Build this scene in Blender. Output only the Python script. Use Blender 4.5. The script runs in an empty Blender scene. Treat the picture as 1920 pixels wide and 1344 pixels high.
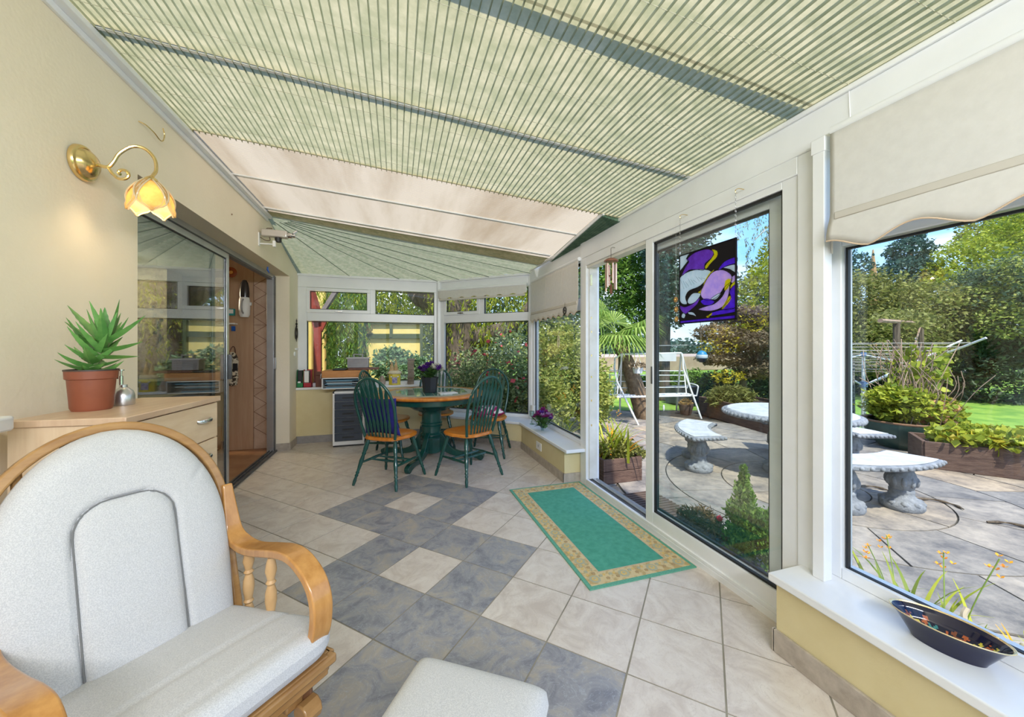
import bpy, math, random
import numpy as np
from mathutils import Vector, Matrix
R=math.radians; PI=math.pi
rnd=random.Random(7); nr=np.random.RandomState(11)
C=bpy.context.scene.collection
SC=bpy.context.scene
# ---------------------------------------------------------------- camera
F_PX=697.0; CAM_H=1.28; YAW=R(17.36)
cam=bpy.data.cameras.new('camera'); co=bpy.data.objects.new('camera',cam); C.objects.link(co)
cam.sensor_width=36; cam.lens=36*F_PX/1920; cam.shift_y=-20/1920; cam.clip_start=0.02; cam.clip_end=400
co.location=(0,0,CAM_H); co.rotation_euler=(PI/2,0,-YAW); SC.camera=co
# ---------------------------------------------------------------- world, sun, exposure
SC.view_settings.view_transform='Standard'; SC.view_settings.look='None'; SC.view_settings.gamma=1; SC.view_settings.use_curve_mapping=False
SC.view_settings.exposure=1.2
W=bpy.data.worlds.new('sky'); SC.world=W; W.use_nodes=True
nt=W.node_tree; nt.nodes.clear()
def N(nt,t,**k):
    n=nt.nodes.new(t)
    for a,b in k.items():
        if hasattr(n,a): setattr(n,a,b)
        else: n.inputs[a].default_value=b
    return n
tc=N(nt,'ShaderNodeTexCoord'); sep=N(nt,'ShaderNodeSeparateXYZ'); nt.links.new(tc.outputs['Generated'],sep.inputs[0])
gr=N(nt,'ShaderNodeValToRGB'); nt.links.new(sep.outputs[2],gr.inputs[0])
e=gr.color_ramp.elements; e[0].position=0.0; e[0].color=(0.62,0.72,0.84,1); e[1].position=0.65; e[1].color=(0.11,0.30,0.80,1)
x=gr.color_ramp.elements.new(.22); x.color=(0.24,0.52,0.98,1)
mp=N(nt,'ShaderNodeMapping'); mp.inputs['Scale'].default_value=(1.2,1.2,4.5); nt.links.new(tc.outputs['Generated'],mp.inputs[0])
no=N(nt,'ShaderNodeTexNoise'); no.inputs['Scale'].default_value=2.6; no.inputs['Detail'].default_value=7; nt.links.new(mp.outputs[0],no.inputs['Vector'])
cr=N(nt,'ShaderNodeValToRGB'); cr.color_ramp.elements[0].position=.47; cr.color_ramp.elements[1].position=.68; nt.links.new(no.outputs[0],cr.inputs[0])
mx=N(nt,'ShaderNodeMixRGB'); mx.inputs[2].default_value=(0.9,0.93,1,1); nt.links.new(cr.outputs[0],mx.inputs[0]); nt.links.new(gr.outputs[0],mx.inputs[1])
bg=N(nt,'ShaderNodeBackground'); bg.inputs[1].default_value=0.95; nt.links.new(mx.outputs[0],bg.inputs[0])
wo=N(nt,'ShaderNodeOutputWorld'); nt.links.new(bg.outputs[0],wo.inputs[0])
sl=bpy.data.lights.new('sun','SUN'); sl.energy=3.0; sl.angle=R(1.2); sl.color=(1,.94,.84)
so=bpy.data.objects.new('sun',sl); C.objects.link(so); so.rotation_euler=Vector((-0.10,-0.50,0.86)).to_track_quat('Z','Y').to_euler()
al_=bpy.data.lights.new('rear_fill_light','AREA'); al_.shape='RECTANGLE'; al_.size=2.6; al_.size_y=.22; al_.energy=46; al_.color=(.95,.97,1.0)  # unseen fill light added to brighten the interior, no fitting behind it
ao_=bpy.data.objects.new('rear_fill_light',al_); C.objects.link(ao_); ao_.location=(.25,-1.45,2.20); ao_.rotation_euler=(R(88),0,0)
SC.cycles.max_bounces=12; SC.cycles.transparent_max_bounces=24; SC.cycles.diffuse_bounces=5; SC.cycles.glossy_bounces=4
SC.cycles.caustics_reflective=False; SC.cycles.caustics_refractive=False; SC.cycles.sample_clamp_indirect=6
# ---------------------------------------------------------------- survey helpers (picture ray -> place)
_s,_c=math.sin(YAW),math.cos(YAW)
def ray(px,py):
    u=(px-960)/F_PX; v=(652-py)/F_PX
    return (_s+u*_c,_c-u*_s,v)
def atz(px,py,z=0): r=ray(px,py); t=(z-CAM_H)/r[2]; return Vector((r[0]*t,r[1]*t,z))
def atx(px,py,x): r=ray(px,py); t=x/r[0]; return Vector((x,r[1]*t,CAM_H+r[2]*t))
def aty(px,py,y): r=ray(px,py); t=y/r[1]; return Vector((r[0]*t,y,CAM_H+r[2]*t))
def atd(px,py,d): r=ray(px,py); return Vector((r[0]*d,r[1]*d,CAM_H+r[2]*d))
# ---------------------------------------------------------------- materials
MATS={}
def mat(name,col=(.8,.8,.8),rough=.5,metal=0,col2=None,scale=8,stretch=(1,1,1),detail=4,bump=0,bscale=None,lo=.35,hi=.65,spec=.5,trans=0,emit=None,estr=0,coat=0,wave=None,island=None,sheen=0):
    if name in MATS: return MATS[name]
    m=bpy.data.materials.new(name); m.use_nodes=True; t=m.node_tree; b=t.nodes['Principled BSDF']; L=t.links
    b.inputs['Base Color'].default_value=(*col,1); b.inputs['Roughness'].default_value=rough; b.inputs['Metallic'].default_value=metal
    b.inputs['Specular IOR Level'].default_value=spec; b.inputs['Coat Weight'].default_value=coat
    if sheen: b.inputs['Sheen Weight'].default_value=sheen
    if emit: b.inputs['Emission Color'].default_value=(*emit,1); b.inputs['Emission Strength'].default_value=estr
    tc=N(t,'ShaderNodeTexCoord'); mp=N(t,'ShaderNodeMapping'); mp.inputs['Scale'].default_value=stretch; L.new(tc.outputs['Object'],mp.inputs[0])
    last=None
    if col2 is not None:
        rp=N(t,'ShaderNodeValToRGB'); rp.color_ramp.elements[0].position=lo; rp.color_ramp.elements[0].color=(*col,1)
        rp.color_ramp.elements[1].position=hi; rp.color_ramp.elements[1].color=(*col2,1)
        if island:
            g=N(t,'ShaderNodeNewGeometry'); L.new(g.outputs['Random Per Island'],rp.inputs[0])
            rp.color_ramp.elements[0].position=0; rp.color_ramp.elements[1].position=1
        elif wave:
            wv=N(t,'ShaderNodeTexWave'); wv.inputs['Scale'].default_value=scale; wv.inputs['Distortion'].default_value=wave; wv.inputs['Detail'].default_value=3; wv.inputs['Detail Scale'].default_value=1.5
            L.new(mp.outputs[0],wv.inputs['Vector']); L.new(wv.outputs['Fac'],rp.inputs[0])
        else:
            nz=N(t,'ShaderNodeTexNoise'); nz.inputs['Scale'].default_value=scale; nz.inputs['Detail'].default_value=detail; nz.inputs['Roughness'].default_value=.62
            L.new(mp.outputs[0],nz.inputs['Vector']); L.new(nz.outputs[0],rp.inputs[0])
        L.new(rp.outputs[0],b.inputs['Base Color']); last=rp.outputs[0]
    if bump:
        nb=N(t,'ShaderNodeTexNoise'); nb.inputs['Scale'].default_value=bscale or scale*4; nb.inputs['Detail'].default_value=3; L.new(mp.outputs[0],nb.inputs['Vector'])
        bp=N(t,'ShaderNodeBump'); bp.inputs['Strength'].default_value=bump; bp.inputs['Distance'].default_value=.01; L.new(nb.outputs[0],bp.inputs['Height']); L.new(bp.outputs[0],b.inputs['Normal'])
    if trans:
        out=t.nodes['Material Output']; tr=N(t,'ShaderNodeBsdfTranslucent'); tr.inputs[0].default_value=(*(col2 or col),1)
        if last: L.new(last,tr.inputs[0])
        ms=N(t,'ShaderNodeMixShader'); ms.inputs[0].default_value=trans; L.new(b.outputs[0],ms.inputs[1]); L.new(tr.outputs[0],ms.inputs[2]); L.new(ms.outputs[0],out.inputs[0])
    MATS[name]=m; return m
def glassmat(name,tint=(.95,.97,.96),ior=1.45,rough=0.0):
    m=bpy.data.materials.new(name); m.use_nodes=True; t=m.node_tree; t.nodes.clear(); L=t.links
    o=N(t,'ShaderNodeOutputMaterial'); tr=N(t,'ShaderNodeBsdfTransparent'); tr.inputs[0].default_value=(*tint,1)
    gl=N(t,'ShaderNodeBsdfGlossy'); gl.inputs['Roughness'].default_value=rough; lw=N(t,'ShaderNodeLayerWeight'); lw.inputs['Blend'].default_value=.5; pw=N(t,'ShaderNodeMath',operation='POWER'); pw.inputs[1].default_value=4.2; L.new(lw.outputs['Facing'],pw.inputs[0])
    f0=((ior-1)/(ior+1))**2; fr=N(t,'ShaderNodeMath',operation='MULTIPLY_ADD'); fr.inputs[1].default_value=1-f0; fr.inputs[2].default_value=f0; L.new(pw.outputs[0],fr.inputs[0])
    ms=N(t,'ShaderNodeMixShader'); L.new(fr.outputs[0],ms.inputs[0]); L.new(tr.outputs[0],ms.inputs[1]); L.new(gl.outputs[0],ms.inputs[2]); L.new(ms.outputs[0],o.inputs[0])
    return m
GLASS=glassmat('window_glass'); GLASSD=glassmat('sliding_door_glass',(.80,.84,.84),2.8); VGLASS=glassmat('vase_glass',(.8,.88,.88),1.5)
WALL=mat('cream_paint',(.84,.745,.58),.75,col2=(.89,.80,.64),scale=1.3,bump=.12,bscale=60)
DWARF=mat('yellow_paint',(.66,.56,.31),.7,col2=(.71,.62,.37),scale=3,bump=.08,bscale=80)
PVC=mat('white_pvc',(.77,.785,.81),.28,col2=(.82,.835,.86),scale=3)
PVCG=mat('grubby_pvc',(.62,.60,.54),.4,col2=(.78,.77,.73),scale=3)
GASK=mat('black_gasket',(.012,.013,.015),.5)
ALU=mat('aluminium',(.55,.57,.60),.32,.85,col2=(.62,.64,.66),scale=5)
ALUD=mat('dark_aluminium',(.10,.10,.105),.4,.5,col2=(.16,.16,.17),scale=5)
CHROME=mat('chrome',(.75,.76,.78),.15,1)
PINE=mat('glider_oak',(.30,.15,.05),.33,col2=(.42,.235,.085),scale=7,stretch=(1,1,5),detail=6,coat=.3)
BENT=mat('bent_armrest_oak',(.40,.175,.042),.28,col2=(.54,.27,.08),scale=9,stretch=(3,3,1),detail=6,coat=.4)
BEECH=mat('pale_beech',(.68,.49,.31),.45,col2=(.76,.58,.39),scale=5,stretch=(1,1,6),detail=5)
BEECHV=mat('pale_beech_end',(.66,.48,.31),.45,col2=(.73,.56,.38),scale=5,stretch=(8,8,.7),detail=5)
SEATW=mat('honey_pine_seat',(.50,.145,.012),.3,col2=(.64,.235,.03),scale=6,stretch=(4,1,1),coat=.3)
GREEN=mat('bottle_green_paint',(.006,.055,.045),.22,col2=(.010,.078,.063),scale=5,coat=.3)
FAB=mat('pale_grey_fabric',(.47,.47,.485),.95,col2=(.59,.585,.59),scale=420,detail=2,bump=.2,bscale=420,lo=.4,hi=.6,sheen=.2)
SEAM=mat('grey_seam',(.17,.17,.17),.9)
BRASS=mat('brass',(.75,.55,.24),.22,1,col2=(.85,.66,.33),scale=12)
TERRA=mat('brown_plastic_pot',(.22,.06,.03),.45,col2=(.27,.08,.04),scale=6)
SOIL=mat('soil',(.03,.02,.015),.95,col2=(.08,.055,.04),scale=40,bump=.6)
ALOE=mat('aloe_leaf',(.07,.22,.045),.4,col2=(.16,.36,.09),scale=14)
NAVY=mat('cobalt_glaze',(.004,.005,.032),.10,coat=.3); GOLD=mat('gilt_rim',(.85,.66,.36),.25,.8)
WHITE=mat('white_plastic',(.85,.85,.84),.35)
BLACK=mat('black_plastic',(.015,.016,.018),.4)
DNAVY=mat('navy_drawer',(.035,.05,.075),.35,col2=(.045,.06,.09),scale=6)
RWOOD=mat('dark_red_brown_wood',(.10,.03,.015),.4,col2=(.16,.05,.025),scale=8,stretch=(6,1,1))
OWOOD=mat('orange_pine_box',(.50,.20,.05),.5,col2=(.6,.27,.08),scale=8,stretch=(1,5,5))
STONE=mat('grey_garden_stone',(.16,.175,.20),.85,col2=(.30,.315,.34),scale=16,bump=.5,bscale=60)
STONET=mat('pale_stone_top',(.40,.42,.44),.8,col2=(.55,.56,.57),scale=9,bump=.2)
TIMBER=mat('weathered_dark_timber',(.075,.04,.03),.8,col2=(.15,.09,.065),scale=7,stretch=(1,1,6),bump=.4)
CREAMFAB=mat('cream_blind_fabric',(.78,.76,.73),.85,col2=(.82,.80,.77),scale=30,trans=.28)
BLIND=mat('green_pleated_fabric',(.285,.275,.15),.9,col2=(.415,.37,.22),scale=11,detail=9,trans=.72,lo=.38,hi=.64)
BLINDV=mat('doubled_green_fold',(.27,.29,.17),.9,col2=(.36,.37,.24),scale=13,trans=.7)
BLINDD=mat('green_fan_fabric',(.25,.275,.165),.9,col2=(.36,.35,.23),scale=22,detail=8,trans=.5,lo=.38,hi=.64)
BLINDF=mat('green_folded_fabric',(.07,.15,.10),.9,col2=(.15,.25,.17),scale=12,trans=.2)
# ---------------------------------------------------------------- mesh builder
def wloc(o):
    v=Vector((0,0,0))
    while o: v+=Vector(o.location); o=o.parent
    return v
class MB:
    def __init__(s): s.v=[]; s.f=[]; s.mi=[]; s.cur=0
    def add(s,vs,fs):
        n=len(s.v); s.v+= [tuple(v) for v in vs]; s.f+=[tuple(i+n for i in f) for f in fs]; s.mi+=[s.cur]*len(fs); return s
    def box(s,x0,x1,y0,y1,z0,z1):
        if x0>x1:x0,x1=x1,x0
        if y0>y1:y0,y1=y1,y0
        if z0>z1:z0,z1=z1,z0
        return s.add([(x,y,z) for z in (z0,z1) for y in (y0,y1) for x in (x0,x1)],[(0,2,3,1),(4,5,7,6),(0,1,5,4),(2,6,7,3),(0,4,6,2),(1,3,7,5)])
    def beam(s,p,q,w,h,up=(0,0,1)):
        p=Vector(p);q=Vector(q);d=(q-p).normalized();up=Vector(up)
        if abs(d.dot(up))>.98: up=Vector((1,0,0))
        a=d.cross(up).normalized(); b=a.cross(d).normalized(); vs=[]
        for c in (p,q):
            for i,j in ((-1,-1),(1,-1),(1,1),(-1,1)): vs.append(c+a*(i*w/2)+b*(j*h/2))
        return s.add(vs,[(0,3,2,1),(4,5,6,7),(0,1,5,4),(1,2,6,5),(2,3,7,6),(3,0,4,7)])
    def tube(s,path,r,n=8,closed=False,sy=1.0,up=None):
        P=[Vector(p) for p in path]; m=len(P); rs=r if isinstance(r,(list,tuple)) else [r]*m; vs=[]; prev=None
        for i,p in enumerate(P):
            if closed: d=(P[(i+1)%m]-P[i-1]).normalized()
            else: d=(P[min(i+1,m-1)]-P[max(i-1,0)]).normalized()
            if prev is None:
                u=Vector(up) if up else Vector((0,0,1))
                if abs(d.dot(u))>.95: u=Vector((1,0,0))
                a=d.cross(u).normalized()
            else:
                a=prev-d*prev.dot(d); a=a.normalized() if a.length>1e-6 else prev
            prev=a; b=d.cross(a).normalized()
            for k in range(n):
                t=2*PI*k/n; vs.append(p+a*(math.cos(t)*rs[i])+b*(math.sin(t)*rs[i]*sy))
        fs=[]
        for i in range(m if closed else m-1):
            j=(i+1)%m
            for k in range(n): fs.append((i*n+k,i*n+(k+1)%n,j*n+(k+1)%n,j*n+k))
        if not closed: fs+= [tuple(range(n-1,-1,-1)),tuple((m-1)*n+k for k in range(n))]
        return s.add(vs,fs)
    def strip(s,path,w,h,wdir):   # flat section swept: width along wdir
        P=[Vector(p) for p in path]; m=len(P); W_=Vector(wdir).normalized(); vs=[]
        for i,p in enumerate(P):
            d=(P[min(i+1,m-1)]-P[max(i-1,0)]).normalized(); b=d.cross(W_).normalized()
            ww=w[i] if isinstance(w,(list,tuple)) else w; hh=h[i] if isinstance(h,(list,tuple)) else h
            for a_,b_ in ((-1,-1),(1,-1),(1,1),(-1,1)): vs.append(p+W_*(a_*ww/2)+b*(b_*hh/2))
        fs=[]
        for i in range(m-1):
            for k in range(4): fs.append((i*4+k,i*4+(k+1)%4,i*4+4+(k+1)%4,i*4+4+k))
        fs+=[(3,2,1,0),tuple((m-1)*4+k for k in range(4))]
        return s.add(vs,fs)
    def lathe(s,prof,c,n=24,axis=(0,0,1),sx=1,sy=1,cap=True):
        z=Vector(axis).normalized(); a=z.orthogonal().normalized() if abs(z.z)<.99 else Vector((1,0,0)); b=z.cross(a); c=Vector(c); vs=[]
        for r,h in prof:
            for k in range(n):
                t=2*PI*k/n; vs.append(c+a*(r*sx*math.cos(t))+b*(r*sy*math.sin(t))+z*h)
        fs=[]; m=len(prof)
        for i in range(m-1):
            for k in range(n): fs.append((i*n+k,i*n+(k+1)%n,(i+1)*n+(k+1)%n,(i+1)*n+k))
        if cap: fs+=[tuple(range(n-1,-1,-1)),tuple((m-1)*n+k for k in range(n))]
        return s.add(vs,fs)
    def prism(s,poly,z0,z1):
        n=len(poly); vs=[(p[0],p[1],z0) for p in poly]+[(p[0],p[1],z1) for p in poly]
        fs=[tuple(range(n-1,-1,-1)),tuple(range(n,2*n))]+[(i,(i+1)%n,n+(i+1)%n,n+i) for i in range(n)]
        return s.add(vs,fs)
    def poly3(s,pts,off):    # extrude planar 3d polygon by vector
        n=len(pts); P=[Vector(p) for p in pts]; o=Vector(off); vs=P+[p+o for p in P]
        return s.add(vs,[tuple(range(n-1,-1,-1)),tuple(range(n,2*n))]+[(i,(i+1)%n,n+(i+1)%n,n+i) for i in range(n)])
    def grid(s,fn,nu,nv):
        vs=[fn(i/nu,j/nv) for j in range(nv+1) for i in range(nu+1)]
        return s.add(vs,[(j*(nu+1)+i,j*(nu+1)+i+1,(j+1)*(nu+1)+i+1,(j+1)*(nu+1)+i) for j in range(nv) for i in range(nu)])
    def ball(s,c,r,n=10,sc=(1,1,1)):
        prof=[(max(1e-4,math.sin(PI*i/n))*r,-math.cos(PI*i/n)*r*sc[2]) for i in range(n+1)]
        return s.lathe(prof,c,max(6,n+2),sx=sc[0],sy=sc[1])
    def build(s,name,m,parent=None,smooth=35,bevel=0,solid=0,sub=0,seg=2):
        off=wloc(parent); me=bpy.data.meshes.new(name)
        me.from_pydata([(v[0]-off.x,v[1]-off.y,v[2]-off.z) for v in s.v],[],s.f)
        ms=m if isinstance(m,(list,tuple)) else [m]
        for q in ms: me.materials.append(q)
        if len(ms)>1: me.polygons.foreach_set('material_index',s.mi)
        if smooth:
            me.polygons.foreach_set('use_smooth',[True]*len(me.polygons))
            me.set_sharp_from_angle(angle=R(smooth))
        me.update()
        o=bpy.data.objects.new(name,me); C.objects.link(o); o.parent=parent
        if solid: q=o.modifiers.new('solid','SOLIDIFY'); q.thickness=solid; q.offset=0
        if bevel: q=o.modifiers.new('bevel','BEVEL'); q.width=bevel; q.segments=seg; q.limit_method='ANGLE'; q.angle_limit=R(40)
        if sub: q=o.modifiers.new('sub','SUBSURF'); q.levels=sub; q.render_levels=sub
        return o
def tag(o,label=None,cat=None,group=None,kind=None):
    if label:o['label']=label
    if cat:o['category']=cat
    if group:o['group']=group
    if kind:o['kind']=kind
    return o
def thing(name,label,cat,loc=(0,0,0),group=None,kind=None):
    o=bpy.data.objects.new(name,None); C.objects.link(o); o.location=loc; o.empty_display_size=.05
    return tag(o,label,cat,group,kind)
def struct(o,label=None,cat=None): o['kind']='structure'; return tag(o,label,cat)
def copy_tree(o,parent=None):
    c=o.copy(); C.objects.link(c); c.parent=parent
    for ch in list(o.children): copy_tree(ch,c)
    return c
def bez(p0,p1,p2,p3,n=12):
    P=[Vector(p) for p in (p0,p1,p2,p3)]; return [P[0]*(1-t)**3+P[1]*3*t*(1-t)**2+P[2]*3*t*t*(1-t)+P[3]*t**3 for t in [i/n for i in range(n+1)]]
def cr_(pts,k=6):   # catmull-rom
    P=[Vector(p) for p in pts]; P=[P[0]*2-P[1]]+P+[P[-1]*2-P[-2]]; out=[]
    for i in range(1,len(P)-2):
        for j in range(k):
            t=j/k; a,b,c_,d=P[i-1:i+3]
            out.append(.5*((2*b)+(c_-a)*t+(2*a-5*b+4*c_-d)*t*t+(3*b-a-3*c_+d)*t**3))
    out.append(P[-2]); return out
# ================================================================ ROOM SHELL
XL=-1.27; XR=1.72; YB=-1.7; SILL=.335; Z_E=2.29; Z_R=2.66
P1=(-1.27,5.68); P2=(.62,5.68); P3=(1.74,4.68)
def rz(x): return Z_R-.12*(x+1.27)
# --- floor of diagonal tiles
def floortile(nm,c1,c2,c3,sc,vein):
    m=bpy.data.materials.new(nm); m.use_nodes=True; t=m.node_tree; b=t.nodes['Principled BSDF']; L=t.links
    tc=N(t,'ShaderNodeTexCoord'); g=N(t,'ShaderNodeNewGeometry')
    ad=N(t,'ShaderNodeVectorMath',operation='ADD'); sc_=N(t,'ShaderNodeMath',operation='MULTIPLY'); sc_.inputs[1].default_value=37
    cb=N(t,'ShaderNodeCombineXYZ'); L.new(g.outputs['Random Per Island'],sc_.inputs[0]); L.new(sc_.outputs[0],cb.inputs[2]); L.new(tc.outputs['Object'],ad.inputs[0]); L.new(cb.outputs[0],ad.inputs[1])
    nz=N(t,'ShaderNodeTexNoise'); nz.inputs['Scale'].default_value=sc; nz.inputs['Detail'].default_value=8; nz.inputs['Roughness'].default_value=.68; nz.inputs['Distortion'].default_value=1.1; L.new(ad.outputs[0],nz.inputs['Vector'])
    rp=N(t,'ShaderNodeValToRGB'); rp.color_ramp.elements[0].position=.36; rp.color_ramp.elements[0].color=(*c1,1); rp.color_ramp.elements[1].position=.64; rp.color_ramp.elements[1].color=(*c3,1)
    x=rp.color_ramp.elements.new(.5); x.color=(*c2,1); L.new(nz.outputs[0],rp.inputs[0])
    n2=N(t,'ShaderNodeTexNoise'); n2.inputs['Scale'].default_value=sc*2.2; n2.inputs['Detail'].default_value=10; n2.inputs['Distortion'].default_value=2.2; L.new(ad.outputs[0],n2.inputs['Vector'])
    r2=N(t,'ShaderNodeValToRGB'); r2.color_ramp.elements[0].position=.485; r2.color_ramp.elements[0].color=(0,0,0,1); r2.color_ramp.elements[1].position=.515; r2.color_ramp.elements[1].color=(0,0,0,1)
    y=r2.color_ramp.elements.new(.5); y.color=(1,1,1,1); L.new(n2.outputs[0],r2.inputs[0])
    mu=N(t,'ShaderNodeMath',operation='MULTIPLY'); mu.inputs[1].default_value=.55; L.new(r2.outputs[0],mu.inputs[0])
    mx=N(t,'ShaderNodeMixRGB'); mx.inputs[2].default_value=(*vein,1); L.new(mu.outputs[0],mx.inputs[0]); L.new(rp.outputs[0],mx.inputs[1]); L.new(mx.outputs[0],b.inputs['Base Color'])
    b.inputs['Roughness'].default_value=.3
    bp=N(t,'ShaderNodeBump'); bp.inputs['Strength'].default_value=.12; bp.inputs['Distance'].default_value=.004; L.new(nz.outputs[0],bp.inputs['Height']); L.new(bp.outputs[0],b.inputs['Normal'])
    return m
CREAMT=floortile('cream_tile',(.56,.485,.43),(.66,.59,.53),(.73,.67,.61),7,(.52,.45,.40))
SLATET=floortile('slate_tile',(.20,.205,.24),(.31,.31,.335),(.42,.375,.32),7,(.45,.48,.55))
GROUT=mat('grout',(.25,.225,.175),.9,col2=(.33,.30,.24),scale=5)
def clip(poly,conv):
    out=poly
    for i in range(len(conv)):
        a=conv[i]; b=conv[(i+1)%len(conv)]; inp=out; out=[]
        if not inp: return []
        sd=lambda p:(b[0]-a[0])*(p[1]-a[1])-(b[1]-a[1])*(p[0]-a[0])
        for k in range(len(inp)):
            p=inp[k]; q=inp[(k+1)%len(inp)]; sp,sq=sd(p),sd(q)
            if sp>=0: out.append(p)
            if (sp>=0)!=(sq>=0): t=sp/(sp-sq); out.append((p[0]+(q[0]-p[0])*t,p[1]+(q[1]-p[1])*t))
    return out
room=[(XL-.20,YB),(XR+.02,YB),(1.74,4.68),(.62,5.68),(XL-.20,5.68)]
fl=MB(); fl.cur=0; fl.prism(room,-.06,-.002)
a_=(.7071,-.7071); b_=(.7071,.7071); PT=.3402; g=.0035
for i in range(-22,16):
    for j in range(-16,22):
        q=[]
        for di,dj in ((0,0),(1,0),(1,1),(0,1)):
            u=(i+di)*PT+(g if di==0 else -g); v=(j+dj)*PT+(g if dj==0 else -g)
            q.append((.145+a_[0]*u+b_[0]*v,1.982+a_[1]*u+b_[1]*v))
        q=clip(q,room)
        if len(q)<3: continue
        s_=i+j; t_=j-i; dark=False
        if t_<=7:
            if s_ in (0,-2): dark=True
            elif s_==-1: dark=(t_%4==3)
            elif s_ in (1,-3): dark=(t_%4==1)
        fl.cur=2 if dark else 1
        fl.prism(q,-.006,0)
fo=fl.build('floor',[GROUT,CREAMT,SLATET],smooth=0); struct(fo)
# --- left wall (with opening to the inner room)
YO0,YO1,ZO=2.404,5.277,2.175
def wl(mb,y0,y1,z0,z1,top=None): mb.box(XL-.235,XL,y0,y1,z0,z1)
lw=MB(); lw.box(XL-.235,XL,YB,YO0,0,Z_R); lw.box(XL-.235,XL,YO0,YO1,ZO,Z_R)
lw.add([(x,y,z) for x in (XL-.235,XL) for y,z in ((YO1,0),(5.85,0),(5.85,Z_R),(YO1,Z_R))],[(0,1,2,3),(7,6,5,4),(0,4,5,1),(1,5,6,2),(2,6,7,3),(3,7,4,0)])
# the gable end follows the falling bay roof
struct(lw.build('wall_left',WALL,smooth=0))
tr=MB(); tr.box(XL,XL+.016,YB,4.41,2.583,2.612); tr.box(XL,XL+.05,YB,4.41,2.612,2.64)
struct(tr.build('trim_1',PVC,bevel=.003))
# rear wall behind the viewer and right flank
rw=MB(); rw.box(XL-.235,2.0,YB-.2,YB,0,.5); rw.box(XL-.235,2.0,YB-.2,YB,2.35,2.9); struct(rw.build('wall_rear',WALL))
# dwarf walls
def dwarf(p,q,t,h,name,base='baseboard'):
    p=Vector((*p,0)); q=Vector((*q,0)); d=(q-p).normalized(); n=Vector((d.y,-d.x,0))  # n points outward (right of travel)
    m=MB(); m.prism([(p).to_tuple()[:2],(q).to_tuple()[:2],(q-n*t).to_tuple()[:2],(p-n*t).to_tuple()[:2]],-.05,h)
    return m
SKT=mat('skirting_tile',(.36,.31,.26),.4,col2=(.50,.44,.38),scale=18,detail=7)
SKTG=mat('grey_skirting',(.25,.235,.23),.5,col2=(.33,.31,.30),scale=12)
wb=MB(); wb.box(XL,P2[0]+.05,5.60,5.74,-.05,.715); wb.box(.40,.62,5.56,5.74,-.05,.715)
struct(wb.build('wall_back',DWARF,smooth=0))
b1=MB(); b1.box(XL,.42,5.588,5.60,0,.095); struct(b1.build('baseboard_back',SKTG))
# low wall under bay facet and right side, inner face x=1.53
inn=[(.42,5.60),(.434,5.47),(1.53,4.49),(1.53,3.225),(1.75,3.225),(1.75,4.69),(.63,5.70)]
wr=MB(); wr.prism([inn[i] for i in (6,0,1,2,5)],-.05,SILL-.03); wr.prism([(1.53,3.225),(1.75,3.225),(1.75,4.69),(1.53,4.49)],-.05,SILL-.03)
struct(wr.build('wall_bay',DWARF,smooth=0))
bb=MB(); bb.prism([(.43,5.462),(1.522,4.484),(1.53,4.494),(.44,5.472)],0,.085); bb.box(1.518,1.53,3.215,4.49,0,.085); bb.box(1.518,1.69,3.213,3.225,0,.085)
struct(bb.build('baseboard_bay',SKT))
wr=MB(); wr.box(1.535,1.78,YB,1.165,-.05,SILL-.03); struct(wr.build('wall_right',DWARF,smooth=0))
bb=MB()
for k,(y0,y1) in enumerate([(.745,1.172),(.41,.74),(.07,.405),(-.265,.065),(-.6,-.27),(-1.2,-.605),(YB,-1.205)]): bb.box(1.522,1.535,y0,y1,0,.095)
bb.box(1.522,1.70,1.165,1.177,0,.095)
struct(bb.build('baseboard_right',SKT,bevel=.002))
bb=MB(); bb.box(XL,XL+.012,YB,YO0,0,.09); bb.box(XL,XL+.012,YO1,5.6,0,.09); bb.box(XL-.2,XL+.012,YO1-.012,YO1,0,.09)
struct(bb.build('baseboard_left',SKT))
# sills
def sill(name,poly,z,t=.032,lip=None):
    m=MB(); m.prism(poly,z-t,z); return struct(m.build(name,PVC,bevel=.006,seg=3))
sill('trim_2',[(XL,5.575),(.44,5.575),(.50,5.70),(XL,5.70)],.748)
sill('trim_3',[(.40,5.46),(1.497,4.475),(1.497,3.115),(1.74,3.115),(1.74,4.70),(.62,5.68)],SILL)
sill('trim_4',[(1.497,YB),(1.78,YB),(1.78,1.175),(1.497,1.175)],SILL,.034)
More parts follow.
